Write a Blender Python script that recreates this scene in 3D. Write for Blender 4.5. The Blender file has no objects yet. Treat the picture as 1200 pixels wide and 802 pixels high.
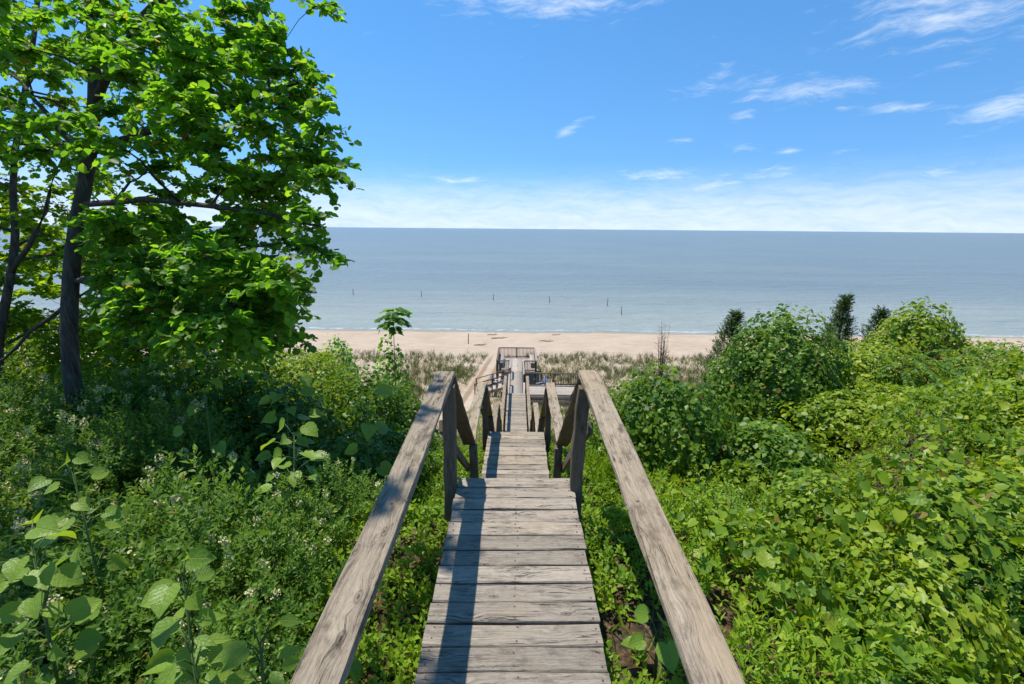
import bpy, math, random
import numpy as np
from mathutils import Vector, Matrix

# ------------------------------------------------------------------ camera, sky, sun, exposure
scene = bpy.context.scene
COL = scene.collection
CAMZ = 14.5                      # lake level is z = 0, the eye is 14.5 m above it
F_PX = 533.0                     # 16 mm lens on a 1200 px wide frame
PITCH, YAW, ROLL = math.radians(14.0), math.radians(0.64), math.radians(0.5)

cam_d = bpy.data.cameras.new('camera')
cam_d.sensor_width = 36.0
cam_d.lens = 16.0
cam_d.clip_start = 0.05
cam_d.clip_end = 60000
cam = bpy.data.objects.new('camera', cam_d)
COL.objects.link(cam)
CAM_M = (Matrix.Translation((0, 0, CAMZ)) @ Matrix.Rotation(YAW, 4, 'Z')
         @ Matrix.Rotation(math.pi / 2 - PITCH, 4, 'X') @ Matrix.Rotation(ROLL, 4, 'Z'))
cam.matrix_world = CAM_M
scene.camera = cam

SUN = Vector((-0.27, 0.17, 0.95)).normalized()     # direction towards the sun
sun_el = math.asin(SUN.z)
sun_az = math.atan2(SUN.x, SUN.y)                   # clockwise from +Y

scene.view_settings.view_transform = 'Standard'
scene.view_settings.look = 'None'
scene.view_settings.gamma = 1
scene.view_settings.use_curve_mapping = False
scene.view_settings.exposure = 0.45

sl = bpy.data.lights.new('sun', 'SUN')
sl.energy = 4.4
sl.angle = math.radians(0.53)
sl.color = (1.0, 0.96, 0.89)
so = bpy.data.objects.new('sun', sl)
so.rotation_euler = SUN.to_track_quat('Z', 'Y').to_euler()
so.location = (-10, 5, 40)
COL.objects.link(so)

world = bpy.data.worlds.new('World')
scene.world = world
world.use_nodes = True


class NT:
    """tiny node-tree helper"""
    def __init__(self, tree):
        self.t = tree
        tree.nodes.clear()

    def n(self, typ, **kw):
        nd = self.t.nodes.new(typ)
        for k, v in kw.items():
            if k.startswith('i_'):
                nd.inputs[k[2:].replace('_', ' ')].default_value = v
            else:
                setattr(nd, k, v)
        return nd

    def l(self, a, b):
        self.t.links.new(a, b)

    def sock(self, node, idx, v):
        if v is None:
            return
        if hasattr(v, 'is_linked') or isinstance(v, bpy.types.NodeSocket):
            self.l(v, node.inputs[idx])
        else:
            node.inputs[idx].default_value = v

    def m(self, op, a, b=None, c=None, clamp=False):
        nd = self.t.nodes.new('ShaderNodeMath')
        nd.operation = op
        nd.use_clamp = clamp
        self.sock(nd, 0, a); self.sock(nd, 1, b); self.sock(nd, 2, c)
        return nd.outputs[0]

    def v(self, op, a, b=None):
        nd = self.t.nodes.new('ShaderNodeVectorMath')
        nd.operation = op
        self.sock(nd, 0, a); self.sock(nd, 1, b)
        return nd.outputs[0]

    def mapr(self, v, a, b, c=0.0, d=1.0, smooth=True):
        nd = self.t.nodes.new('ShaderNodeMapRange')
        nd.interpolation_type = 'SMOOTHSTEP' if smooth else 'LINEAR'
        nd.clamp = True
        self.sock(nd, 0, v)
        for i, x in enumerate((a, b, c, d)):
            nd.inputs[i + 1].default_value = x
        return nd.outputs[0]

    def mix(self, fac, a, b, mode='MIX'):
        nd = self.t.nodes.new('ShaderNodeMix')
        nd.data_type = 'RGBA'
        nd.blend_type = mode
        nd.clamp_factor = True
        self.sock(nd, 0, fac); self.sock(nd, 6, a); self.sock(nd, 7, b)
        return nd.outputs[2]

    def noise(self, vec, scale, detail=4, rough=0.55, dist=0.0, dim='3D'):
        nd = self.t.nodes.new('ShaderNodeTexNoise')
        nd.noise_dimensions = dim
        nd.inputs['Scale'].default_value = scale
        nd.inputs['Detail'].default_value = detail
        nd.inputs['Roughness'].default_value = rough
        nd.inputs['Distortion'].default_value = dist
        if vec is not None:
            self.l(vec, nd.inputs['Vector'])
        return nd.outputs[0]

    def ramp(self, fac, stops):
        nd = self.t.nodes.new('ShaderNodeValToRGB')
        cr = nd.color_ramp
        while len(cr.elements) < len(stops):
            cr.elements.new(0.5)
        for e, (p, c) in zip(cr.elements, stops):
            e.position = p
            e.color = (*c, 1)
        self.sock(nd, 0, fac)
        return nd.outputs[0]

    def mapping(self, vec, scale=(1, 1, 1), loc=(0, 0, 0), rot=(0, 0, 0)):
        nd = self.t.nodes.new('ShaderNodeMapping')
        nd.inputs['Scale'].default_value = scale
        nd.inputs['Location'].default_value = loc
        nd.inputs['Rotation'].default_value = rot
        self.l(vec, nd.inputs['Vector'])
        return nd.outputs[0]


def build_world():
    w = NT(world.node_tree)
    out = w.n('ShaderNodeOutputWorld')
    bg = w.n('ShaderNodeBackground')
    sky = w.n('ShaderNodeTexSky')
    sky.sky_type = 'NISHITA'
    sky.sun_disc = False
    sky.sun_elevation = sun_el
    sky.sun_rotation = sun_az
    sky.altitude = 180
    sky.air_density = 1.0
    sky.dust_density = 0.0
    sky.ozone_density = 2.0
    hs = w.n('ShaderNodeHueSaturation')
    hs.inputs['Saturation'].default_value = 1.27
    hs.inputs['Hue'].default_value = 0.497
    w.l(sky.outputs[0], hs.inputs['Color'])
    # the blue holds down to a few degrees above the lake: look the sky up a little higher
    tc0 = w.n('ShaderNodeTexCoord')
    s0 = w.n('ShaderNodeSeparateXYZ'); w.l(w.v('NORMALIZE', tc0.outputs['Generated']), s0.inputs[0])
    c0 = w.n('ShaderNodeCombineXYZ')
    w.l(s0.outputs[0], c0.inputs[0]); w.l(s0.outputs[1], c0.inputs[1])
    w.l(w.m('ADD', w.m('MULTIPLY', w.m('MAXIMUM', s0.outputs[2], 0.0), .85), .19), c0.inputs[2])
    w.l(w.v('NORMALIZE', c0.outputs[0]), sky.inputs['Vector'])
    # wispy high clouds: streaky noise on a plane far above, gathered in soft banks
    tc = w.n('ShaderNodeTexCoord')
    d = w.v('NORMALIZE', tc.outputs['Generated'])
    sp = w.n('ShaderNodeSeparateXYZ'); w.l(d, sp.inputs[0])
    X, Y, Z = sp.outputs
    az = w.m('ARCTAN2', X, Y)
    el = w.m('ARCSINE', Z)
    cb = w.n('ShaderNodeCombineXYZ')
    w.l(az, cb.inputs[0]); w.l(el, cb.inputs[1])
    uv = cb.outputs[0]
    warp = w.noise(uv, 9, 3, .5)
    uvw = w.v('ADD', uv, w.v('MULTIPLY', w.mapping(uv, (0, 0, 0)), (0, 0, 0)))
    cbw = w.n('ShaderNodeCombineXYZ')
    w.l(w.m('ADD', az, w.m('MULTIPLY', w.m('SUBTRACT', warp, .5), .03)), cbw.inputs[0])
    w.l(w.m('ADD', el, w.m('MULTIPLY', w.m('SUBTRACT', warp, .5), .05)), cbw.inputs[1])
    streak = w.noise(w.mapping(cbw.outputs[0], (8, 46, 1), rot=(0, 0, math.radians(-10))), 1.0, 8, .66)
    fine = w.noise(w.mapping(cbw.outputs[0], (30, 120, 1), rot=(0, 0, math.radians(-14))), 1.0, 5, .6)
    body = w.m('ADD', w.m('MULTIPLY', streak, .72), w.m('MULTIPLY', fine, .28))

    def bank(px, py, wpx, hpx, slope=0.0):
        v = (CAM_M.to_3x3() @ Vector(((px - 600) / F_PX, -(py - 401) / F_PX, -1))).normalized()
        a0, e0 = math.atan2(v.x, v.y), math.asin(v.z)
        r = math.sqrt(1 + ((px - 600) / F_PX) ** 2)
        wa, he = wpx / F_PX / r / r, hpx / F_PX / r
        da = w.m('SUBTRACT', az, a0)
        de = w.m('SUBTRACT', w.m('SUBTRACT', el, e0), w.m('MULTIPLY', da, slope))
        q = w.m('ADD', w.m('POWER', w.m('ABSOLUTE', w.m('DIVIDE', da, wa)), 2.0),
                w.m('POWER', w.m('ABSOLUTE', w.m('DIVIDE', de, he)), 2.0))
        return w.m('POWER', 2.718, w.m('MULTIPLY', q, -1.0))
    banks = [(650, 4, 150, 16, 0), (1110, 12, 150, 44, -.18), (840, 96, 50, 12, .12), (935, 106, 90, 17, -.06),
             (1060, 128, 90, 7, -.1), (1180, 128, 62, 27, .15), (870, 136, 20, 7, .1), (668, 152, 22, 7, .5),
             (798, 166, 18, 4, 0), (862, 171, 26, 6, 0), (925, 178, 16, 4, 0), (755, 209, 70, 10, .05),
             (865, 211, 100, 12, .18), (1110, 200, 90, 11, .2), (530, 212, 90, 8, 0)]
    tot = None
    for b in banks:
        g = bank(*b)
        tot = g if tot is None else w.m('MAXIMUM', tot, g)
    c1 = w.mapr(w.m('ADD', body, w.m('MULTIPLY', w.m('SUBTRACT', tot, 1.0), .24)), .36, .74)
    # thin veil low over the horizon all the way round, and the odd wisp elsewhere
    lowv = w.m('MULTIPLY', w.mapr(el, .14, .02), w.mapr(body, .25, .70))
    veil = w.m('MULTIPLY', lowv, .52)
    stray = w.m('MULTIPLY', w.mapr(body, .64, .84), .22)
    cloud = w.m('MAXIMUM', w.m('MAXIMUM', w.m('MULTIPLY', c1, .66), veil), stray)
    white = w.n('ShaderNodeRGB'); white.outputs[0].default_value = (5.2, 5.55, 5.9, 1)
    hz = w.n('ShaderNodeRGB'); hz.outputs[0].default_value = (3.4, 4.1, 4.75, 1)
    base = w.mix(w.m('MULTIPLY', w.mapr(el, .115, -.005), .78), hs.outputs[0], hz.outputs[0])
    col = w.mix(cloud, base, white.outputs[0])
    w.l(col, bg.inputs['Color'])
    bg.inputs['Strength'].default_value = 0.15
    w.l(bg.outputs[0], out.inputs[0])


build_world()
scene.cycles.max_bounces = 9
scene.cycles.diffuse_bounces = 6
scene.cycles.transmission_bounces = 6
scene.cycles.glossy_bounces = 2
scene.cycles.use_fast_gi = False

# ------------------------------------------------------------------ helpers
rng = np.random.default_rng(7)
random.seed(7)


def P(px, py, zc):
    """photo pixel + depth along the view axis (m) -> world point"""
    return np.array(CAM_M @ Vector(((px - 600) / F_PX * zc, -(py - 401) / F_PX * zc, -zc)))


def smooth(a, b, x):
    t = np.clip((np.asarray(x, float) - a) / (b - a), 0, 1)
    return t * t * (3 - 2 * t)


def vnoise(x, y, s=1.0, seed=0):
    """cheap smooth value noise, -1..1"""
    x = np.asarray(x, float) * s + seed * 13.7
    y = np.asarray(y, float) * s - seed * 7.3
    xi, yi = np.floor(x), np.floor(y)
    fx, fy = x - xi, y - yi
    fx, fy = fx * fx * (3 - 2 * fx), fy * fy * (3 - 2 * fy)

    def h(a, b):
        v = np.sin(a * 127.1 + b * 311.7 + seed * 17.3) * 43758.5453
        return (v - np.floor(v)) * 2 - 1
    return ((h(xi, yi) * (1 - fx) + h(xi + 1, yi) * fx) * (1 - fy)
            + (h(xi, yi + 1) * (1 - fx) + h(xi + 1, yi + 1) * fx) * fy)


PROF_D = [-300, -40, -10, 0, 3.3, 4.7, 7.0, 9.9, 12.2, 15.2, 22.0, 26.8, 33, 40, 48, 55, 64.2, 72, 110, 400]
PROF_Z = [16, 14, 12.4, 12.0, 12.1, 10.95, 10.75, 8.45, 8.2, 6.0, 5.2, 2.35, 1.75, 1.5, 1.35, 1.05, 0.0, -0.7, -4, -9]


def ground(x, y):
    x = np.asarray(x, float); y = np.asarray(y, float)
    sh = smooth(2.6, 7.5, x) * 4.0 + smooth(2.6, 6.5, -x) * 3.6
    fade = 1 - smooth(24, 32, y)
    d = y - sh * fade
    z = np.interp(d, PROF_D, PROF_Z)
    near = 1 - smooth(6, 14, y)
    z = z - near * (smooth(.9, 3.0, -x) * .75 + smooth(1.2, 4.0, x) * .45) * smooth(-6, 0, y)
    z = z + vnoise(x, y, .9, 1) * .07 + vnoise(x, y, .25, 2) * .16 * smooth(1.5, 5, np.abs(x)) * (1 - smooth(50, 62, y))
    z = z + .06 * vnoise(x, y, .5, 5) * smooth(28, 40, y) * (1 - smooth(56, 63, y))
    return z


def mesh_np(name, V, F, mat=None, shade=False):
    V = np.asarray(V, np.float32); F = np.asarray(F, np.int32)
    me = bpy.data.meshes.new(name)
    k = F.shape[1]
    me.vertices.add(len(V)); me.vertices.foreach_set('co', V.ravel())
    me.loops.add(F.size); me.loops.foreach_set('vertex_index', F.ravel())
    me.polygons.add(len(F))
    me.polygons.foreach_set('loop_start', np.arange(0, F.size, k, dtype=np.int32))
    me.polygons.foreach_set('loop_total', np.full(len(F), k, np.int32))
    if shade:
        me.polygons.foreach_set('use_smooth', np.ones(len(F), bool))
    me.update(calc_edges=True)
    if mat:
        me.materials.append(mat)
    return me


WLOC, WROT = {}, {}


def link(name, data, parent=None, loc=(0, 0, 0), rot=None, **props):
    o = bpy.data.objects.new(name, data)
    COL.objects.link(o)
    loc = Vector(loc)
    WLOC[o.name] = loc
    WROT[o.name] = rot
    if parent is not None:
        o.parent = parent
        pr = WROT.get(parent.name)
        if pr is not None and not isinstance(pr, tuple):
            o.matrix_parent_inverse = (Matrix.Translation(WLOC[parent.name]) @ pr.to_4x4()).inverted()
            o.location = loc
        else:
            o.location = loc - WLOC[parent.name]
    else:
        o.location = loc
    if rot is not None:
        if hasattr(rot, 'to_euler'):
            o.rotation_euler = rot.to_euler()
        else:
            o.rotation_euler = rot
    for k, v in props.items():
        o[k] = v
    return o


def thing(name, label, cat, loc, group=None, rot=None, data=None):
    o = link(name, data, None, loc, rot, label=label, category=cat)
    if group:
        o['group'] = group
    return o


def copy_tree(root, loc, rz=0.0, sc=1.0, label=None, tilt=(0, 0)):
    r = root.copy(); COL.objects.link(r)
    r.location = loc; r.rotation_euler = (tilt[0], tilt[1], rz)
    r.scale = (sc, sc, sc) if not hasattr(sc, '__len__') else sc
    if label:
        r['label'] = label
    for ch in list(root.children):
        c = ch.copy(); COL.objects.link(c); c.parent = r
        for g in ch.children:
            e = g.copy(); COL.objects.link(e); e.parent = c
    return r


def unit(v):
    v = np.asarray(v, float)
    return v / np.maximum(np.linalg.norm(v, axis=-1, keepdims=True), 1e-9)


def rand_unit(n):
    return unit(rng.normal(size=(n, 3)))


# leaf templates (x across, y along, z up), all triangles
T_LANCE = (np.array([(0, 0, 0), (-.23, .45, .06), (0, .45, 0), (.23, .45, .06), (0, 1, -.08)]),
           np.array([(0, 2, 1), (0, 3, 2), (1, 2, 4), (2, 3, 4)]))
T_HEART = (np.array([(0, .40, -.05), (0, .06, 0), (.30, -.04, .03), (.50, .30, .08), (.34, .74, .03), (0, 1.05, -.14),
                     (-.34, .74, .03), (-.50, .30, .08), (-.30, -.04, .03)]),
           np.array([(0, 1, 2), (0, 2, 3), (0, 3, 4), (0, 4, 5), (0, 5, 6), (0, 6, 7), (0, 7, 8), (0, 8, 1)]))
T_OVATE = (np.array([(0, 0, 0), (.30, .28, .07), (.26, .66, .03), (0, 1, -.12), (-.26, .66, .03), (-.30, .28, .07), (0, .5, -.02)]),
           np.array([(6, 0, 1), (6, 1, 2), (6, 2, 3), (6, 3, 4), (6, 4, 5), (6, 5, 0)]))
T_ROUND = (np.array([(0, .02, 0), (.44, .25, .08), (.36, .8, .02), (-.36, .8, .02), (-.44, .25, .08), (0, 1.0, -.1)]),
           np.array([(0, 1, 5), (1, 2, 5), (0, 5, 4), (5, 3, 4)]))
T_BLADE = (np.array([(-.03, 0, 0), (.03, 0, 0), (-.022, .55, .08), (.022, .55, .08), (0, 1, -.02)]),
           np.array([(0, 1, 3), (0, 3, 2), (2, 3, 4)]))


def leaves(tmpl, Pn, T, N, S):
    """transform a leaf template to many places -> V, F"""
    tv, tf = tmpl
    Pn = np.asarray(Pn, float); T = unit(T); N = np.asarray(N, float)
    side = unit(np.cross(T, N)); N2 = np.cross(side, T)
    S = np.broadcast_to(np.asarray(S, float), (len(Pn),))
    V = (Pn[:, None, :] + S[:, None, None] * (side[:, None, :] * tv[None, :, 0, None]
         + T[:, None, :] * tv[None, :, 1, None] + N2[:, None, :] * tv[None, :, 2, None]))
    F = tf[None] + (np.arange(len(Pn)) * len(tv))[:, None, None]
    return V.reshape(-1, 3), F.reshape(-1, 3)


def merge(parts):
    Vs, Fs, o = [], [], 0
    for V, F in parts:
        Vs.append(V); Fs.append(np.asarray(F) + o); o += len(V)
    return np.concatenate(Vs), np.concatenate(Fs)


def tube(pts, rad, sides=6):
    """tapered tube along points -> V, F (triangles)"""
    pts = np.asarray(pts, float); n = len(pts)
    rad = np.broadcast_to(np.asarray(rad, float), (n,))
    tan = unit(np.gradient(pts, axis=0))
    ref = np.array([0.31, 0.17, 0.05]) + np.where(np.abs(tan[:, 2:3]) > .9, [[1, 0, 0]], [[0, 0, 1]])
    a = unit(np.cross(tan, ref)); b = np.cross(tan, a)
    ang = np.arange(sides) / sides * 2 * math.pi
    V = pts[:, None] + rad[:, None, None] * (a[:, None] * np.cos(ang)[None, :, None] + b[:, None] * np.sin(ang)[None, :, None])
    V = V.reshape(-1, 3)
    F = []
    for i in range(n - 1):
        for j in range(sides):
            k = (j + 1) % sides
            p, q, r, s = i * sides + j, i * sides + k, (i + 1) * sides + k, (i + 1) * sides + j
            F += [(p, q, r), (p, r, s)]
    c0, c1 = len(V), len(V) + 1
    V = np.vstack([V, pts[0], pts[-1]])
    for j in range(sides):
        k = (j + 1) % sides
        F.append((c0, k, j)); F.append((c1, (n - 1) * sides + j, (n - 1) * sides + k))
    return V, np.array(F)


# ------------------------------------------------------------------ materials
def mat_new(name):
    m = bpy.data.materials.new(name)
    m.use_nodes = True
    return m, NT(m.node_tree)


def principled(t, color, rough=.6, bump=None, bstr=.3, bdist=.01, spec=.3, **kw):
    p = t.n('ShaderNodeBsdfPrincipled')
    t.sock(p, p.inputs.find('Base Color'), color if not isinstance(color, tuple) else (*color, 1))
    t.sock(p, p.inputs.find('Roughness'), rough)
    p.inputs['Specular IOR Level'].default_value = spec
    for k, v in kw.items():
        p.inputs[k].default_value = v
    if bump is not None:
        b = t.n('ShaderNodeBump')
        b.inputs['Strength'].default_value = bstr
        b.inputs['Distance'].default_value = bdist
        t.l(bump, b.inputs['Height'])
        t.l(b.outputs[0], p.inputs['Normal'])
    o = t.n('ShaderNodeOutputMaterial')
    t.l(p.outputs[0], o.inputs[0])
    return p


def leaf_mat(name, cols, trans=.45, tcol=(1.35, 1.25, .45), rough=.45, spec=.35, big=1.5):
    """green leaves: each leaf (mesh island) has its own shade; light also passes through"""
    m, t = mat_new(name)
    geo = t.n('ShaderNodeNewGeometry')
    oi = t.n('ShaderNodeObjectInfo')
    tc = t.n('ShaderNodeTexCoord')
    big_n = t.noise(geo.outputs['Position'], big, 2)
    f = t.m('ADD', t.m('MULTIPLY', geo.outputs['Random Per Island'], .62),
            t.m('ADD', t.m('MULTIPLY', t.m('SUBTRACT', big_n, .5), .9), t.m('MULTIPLY', oi.outputs['Random'], .22)), clamp=True)
    k = len(cols) - 1
    c = t.ramp(f, [(i / k, cc) for i, cc in enumerate(cols)])
    # a few browned or yellowed leaves
    rr = t.m('FRACT', t.m('MULTIPLY', geo.outputs['Random Per Island'], 37.3))
    c = t.mix(t.mapr(rr, .982, .99), c, (.26, .19, .05, 1))
    pr = t.n('ShaderNodeBsdfPrincipled')
    t.l(c, pr.inputs['Base Color'])
    pr.inputs['Roughness'].default_value = rough
    pr.inputs['Specular IOR Level'].default_value = spec
    tr = t.n('ShaderNodeBsdfTranslucent')
    t.l(t.mix(1.0, c, (*tcol, 1), 'MULTIPLY'), tr.inputs['Color'])
    ad = t.n('ShaderNodeMixShader')
    ad.inputs[0].default_value = trans
    t.l(pr.outputs[0], ad.inputs[1]); t.l(tr.outputs[0], ad.inputs[2])
    o = t.n('ShaderNodeOutputMaterial')
    t.l(ad.outputs[0], o.inputs[0])
    return m


def wood_mat(name, light, mid, dark, stain=.5):
    """weathered boards, grain along the local X axis of each board"""
    m, t = mat_new(name)
    tc = t.n('ShaderNodeTexCoord')
    oi = t.n('ShaderNodeObjectInfo')
    cb = t.n('ShaderNodeCombineXYZ')
    r = oi.outputs['Random']
    t.l(t.m('MULTIPLY', r, 61.0), cb.inputs[0]); t.l(t.m('MULTIPLY', r, 37.0), cb.inputs[1]); t.l(t.m('MULTIPLY', r, 83.0), cb.inputs[2])
    co = t.v('ADD', tc.outputs['Object'], cb.outputs[0])
    # knots bend the grain round them
    kv = t.n('ShaderNodeTexVoronoi'); kv.voronoi_dimensions = '2D'; kv.inputs['Scale'].default_value = 1.0; kv.inputs['Randomness'].default_value = 1.0
    t.l(t.mapping(co, (3.0, 7.0, 2.0)), kv.inputs['Vector'])
    kd = kv.outputs['Distance']
    kn = t.mapr(kd, .30, .05)
    wob = t.noise(t.mapping(co, (1.1, 7, 7)), 1.0, 3, .5)
    sep = t.n('ShaderNodeSeparateXYZ'); t.l(co, sep.inputs[0])
    yy = t.m('ADD', sep.outputs[1], t.m('ADD', t.m('MULTIPLY', t.m('SUBTRACT', wob, .5), .035), t.m('MULTIPLY', kn, .018)))
    c2 = t.n('ShaderNodeCombineXYZ')
    t.l(sep.outputs[0], c2.inputs[0]); t.l(yy, c2.inputs[1]); t.l(sep.outputs[2], c2.inputs[2])
    g1 = t.noise(t.mapping(c2.outputs[0], (3.2, 110, 80)), 1.0, 7, .7)
    g2 = t.noise(t.mapping(c2.outputs[0], (30, 300, 220)), 1.0, 4, .65)
    crack = t.mapr(t.m('ABSOLUTE', t.m('SUBTRACT', t.noise(t.mapping(c2.outputs[0], (1.8, 52, 40), (5, 3, 1)), 1.0, 5, .6), .5)), .0, .014, 1, 0)
    crack = t.m('MULTIPLY', crack, t.mapr(t.noise(t.mapping(co, (2.6, 9, 9)), 1.0, 2), .50, .64))
    blot = t.noise(t.mapping(co, (7, 15, 15)), 1.0, 7, .72)
    base = t.ramp(t.m('ADD', t.m('MULTIPLY', g1, .62), t.m('MULTIPLY', g2, .38)), [(.30, dark), (.45, mid), (.60, light)])
    base = t.mix(t.m('MULTIPLY', t.mapr(blot, .48, .68), stain), base, (*[c * .9 for c in dark], 1))
    warm = t.noise(t.mapping(co, (.9, 2, 2)), 1.0, 2)
    base = t.mix(t.m('MULTIPLY', t.mapr(warm, .5, .7), .35), base, (light[0] * .95, light[1] * .84, light[2] * .66, 1))
    knc = t.m('MULTIPLY', t.m('MULTIPLY', t.mapr(kd, .115, .05), t.m('ADD', .62, t.m('MULTIPLY', t.m('SINE', t.m('MULTIPLY', kd, 95.0)), .38))), t.mapr(kv.outputs['Color'], .52, .57))
    base = t.mix(t.m('MULTIPLY', knc, .85), base, (.05, .035, .025, 1))
    base = t.mix(t.m('MULTIPLY', crack, .85), base, (.03, .024, .02, 1))
    hs = t.n('ShaderNodeHueSaturation')
    t.l(base, hs.inputs['Color'])
    t.l(t.m('ADD', t.m('MULTIPLY', r, .40), .80), hs.inputs['Value'])
    hgt = t.m('SUBTRACT', t.m('ADD', t.m('MULTIPLY', g1, .6), t.m('MULTIPLY', g2, .35)), t.m('MULTIPLY', crack, 1.2))
    principled(t, hs.outputs[0], .88, hgt, .9, .008, .12)
    return m


M_DECK = wood_mat('weathered_deck_wood', (.385, .325, .255), (.26, .215, .163), (.10, .081, .065))
M_RAIL = wood_mat('weathered_rail_wood', (.405, .33, .235), (.265, .208, .145), (.08, .065, .05), .75)
M_POST = wood_mat('dark_post_wood', (.23, .175, .125), (.145, .11, .078), (.06, .048, .037))
M_FAR = wood_mat('grey_beach_wood', (.45, .395, .335), (.32, .275, .225), (.14, .115, .095), .3)
M_DARKRAIL = wood_mat('brown_beach_rail_wood', (.16, .11, .085), (.10, .07, .052), (.045, .034, .027), .3)


def simple(name, col, rough=.6, spec=.3, metal=0.0):
    m, t = mat_new(name)
    tc = t.n('ShaderNodeTexCoord')
    nz = t.noise(tc.outputs['Object'], 6, 3)
    c = t.mix(t.mapr(nz, .3, .7), (*[x * .8 for x in col], 1), (*[min(1, x * 1.15) for x in col], 1))
    principled(t, c, rough, spec=spec, Metallic=metal)
    return m


M_NAIL = simple('rusty_nail_steel', (.10, .07, .055), .6)
M_BARK = None


def bark_mat():
    m, t = mat_new('grey_brown_bark')
    tc = t.n('ShaderNodeTexCoord')
    a = t.noise(t.mapping(tc.outputs['Object'], (18, 18, 4)), 1.0, 6, .65)
    b = t.noise(tc.outputs['Object'], 2.5, 3)
    c = t.ramp(a, [(.3, (.03, .024, .019)), (.55, (.10, .082, .065)), (.75, (.19, .165, .135))])
    c = t.mix(t.mapr(b, .45, .7), c, (.075, .08, .055, 1))
    principled(t, c, .9, a, .8, .02, .1)
    return m


M_BARK = bark_mat()
M_TWIG = simple('brown_twig', (.075, .055, .038), .9, .1)
M_STEMG = simple('green_stem', (.09, .15, .035), .6)
M_FLOWER = simple('cream_flower', (.62, .57, .27), .8, .1)

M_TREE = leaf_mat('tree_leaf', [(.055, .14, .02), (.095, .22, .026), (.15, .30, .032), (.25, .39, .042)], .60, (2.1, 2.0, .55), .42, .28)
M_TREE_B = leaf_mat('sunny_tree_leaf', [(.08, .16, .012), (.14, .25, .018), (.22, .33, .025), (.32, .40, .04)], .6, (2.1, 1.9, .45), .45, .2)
M_PRIVET = leaf_mat('shrub_leaf', [(.06, .135, .022), (.105, .205, .028), (.165, .275, .038), (.27, .37, .06)], .42, (1.5, 1.4, .45), .45, .22)
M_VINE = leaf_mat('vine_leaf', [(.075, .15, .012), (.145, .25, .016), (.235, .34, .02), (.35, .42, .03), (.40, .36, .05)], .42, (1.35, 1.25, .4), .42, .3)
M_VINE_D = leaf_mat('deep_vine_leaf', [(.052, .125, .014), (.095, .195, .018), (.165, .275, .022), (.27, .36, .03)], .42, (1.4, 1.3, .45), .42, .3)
M_BIG = leaf_mat('broad_leaf', [(.10, .20, .025), (.13, .25, .03), (.17, .29, .04)], .42, (1.35, 1.3, .5), .42, .4)
M_WEED = leaf_mat('weed_leaf', [(.11, .21, .014), (.18, .31, .018), (.27, .39, .022), (.36, .46, .045)], .42, (1.4, 1.3, .4), .45, .22)
M_CEDAR = leaf_mat('cedar_spray', [(.04, .075, .025), (.07, .115, .034), (.11, .155, .045), (.17, .18, .07)], .3, (1.2, 1.2, .6), .7, .1)
M_DUNE = leaf_mat('dune_grass_blade', [(.12, .165, .045), (.19, .22, .07), (.30, .29, .125), (.44, .37, .22)], .3, (1.1, 1.05, .7), .7, .1, .35)
M_DUNE_G = leaf_mat('green_dune_grass_blade', [(.075, .115, .028), (.12, .16, .04), (.19, .21, .065), (.34, .29, .14)], .3, (1.1, 1.05, .7), .7, .1, .35)


def ground_mat():
    m, t = mat_new('dune_ground')
    geo = t.n('ShaderNodeNewGeometry')
    p = geo.outputs['Position']
    sp = t.n('ShaderNodeSeparateXYZ'); t.l(p, sp.inputs[0])
    X, Y = sp.outputs[0], sp.outputs[1]
    grain = t.noise(p, 90, 3, .7)
    rip = t.noise(t.mapping(p, (.6, 2.2, 1)), 1.0, 6, .6)
    big = t.noise(p, .22, 4, .55)
    sand = t.ramp(t.m('ADD', t.m('MULTIPLY', rip, .6), t.m('MULTIPLY', big, .4)),
                  [(.30, (.32, .245, .175)), (.5, (.41, .32, .235)), (.72, (.48, .385, .29))])
    foot = t.noise(p, 2.6, 5, .7)
    sand = t.mix(t.m('MULTIPLY', t.mapr(foot, .52, .66), .30), sand, (.33, .245, .17, 1))
    # wet sand at the water line
    wob = t.m('MULTIPLY', t.m('SUBTRACT', t.noise(p, .12, 3), .5), 3.0)
    wet = t.mapr(t.m('ADD', Y, wob), 62.2, 63.9)
    sand = t.mix(t.m('MULTIPLY', wet, .75), sand, (.24, .185, .13, 1))
    # leaf litter and soil up on the bluff
    lit = t.noise(p, 24, 4, .7)
    vor = t.n('ShaderNodeTexVoronoi'); vor.inputs['Scale'].default_value = 34
    t.l(p, vor.inputs['Vector'])
    litter = t.ramp(lit, [(.3, (.022, .015, .009)), (.5, (.075, .048, .028)), (.7, (.20, .135, .08))])
    litter = t.mix(.4, litter, t.mix(1.0, litter, vor.outputs['Color'], 'MULTIPLY'))
    bl = t.mapr(t.m('ADD', Y, t.m('MULTIPLY', t.m('SUBTRACT', big, .5), 6)), 17, 21)
    c = t.mix(bl, litter, sand)
    # trodden path beside the boardwalk: two darker wheel ruts
    cx = t.m('ADD', t.m('MULTIPLY', t.m('SUBTRACT', Y, 30), .10), -3.7)
    dx = t.m('SUBTRACT', X, cx)
    rut = t.m('MULTIPLY', t.mapr(t.m('ABSOLUTE', t.m('SUBTRACT', t.m('ABSOLUTE', dx), .55)), .32, .12), t.mapr(Y, 48, 44))
    c = t.mix(t.m('MULTIPLY', rut, .75), c, (.22, .15, .085, 1))
    h = t.m('ADD', t.m('MULTIPLY', foot, .7), t.m('MULTIPLY', grain, .1))
    principled(t, c, .95, h, .5, .06, .1)
    return m


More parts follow.
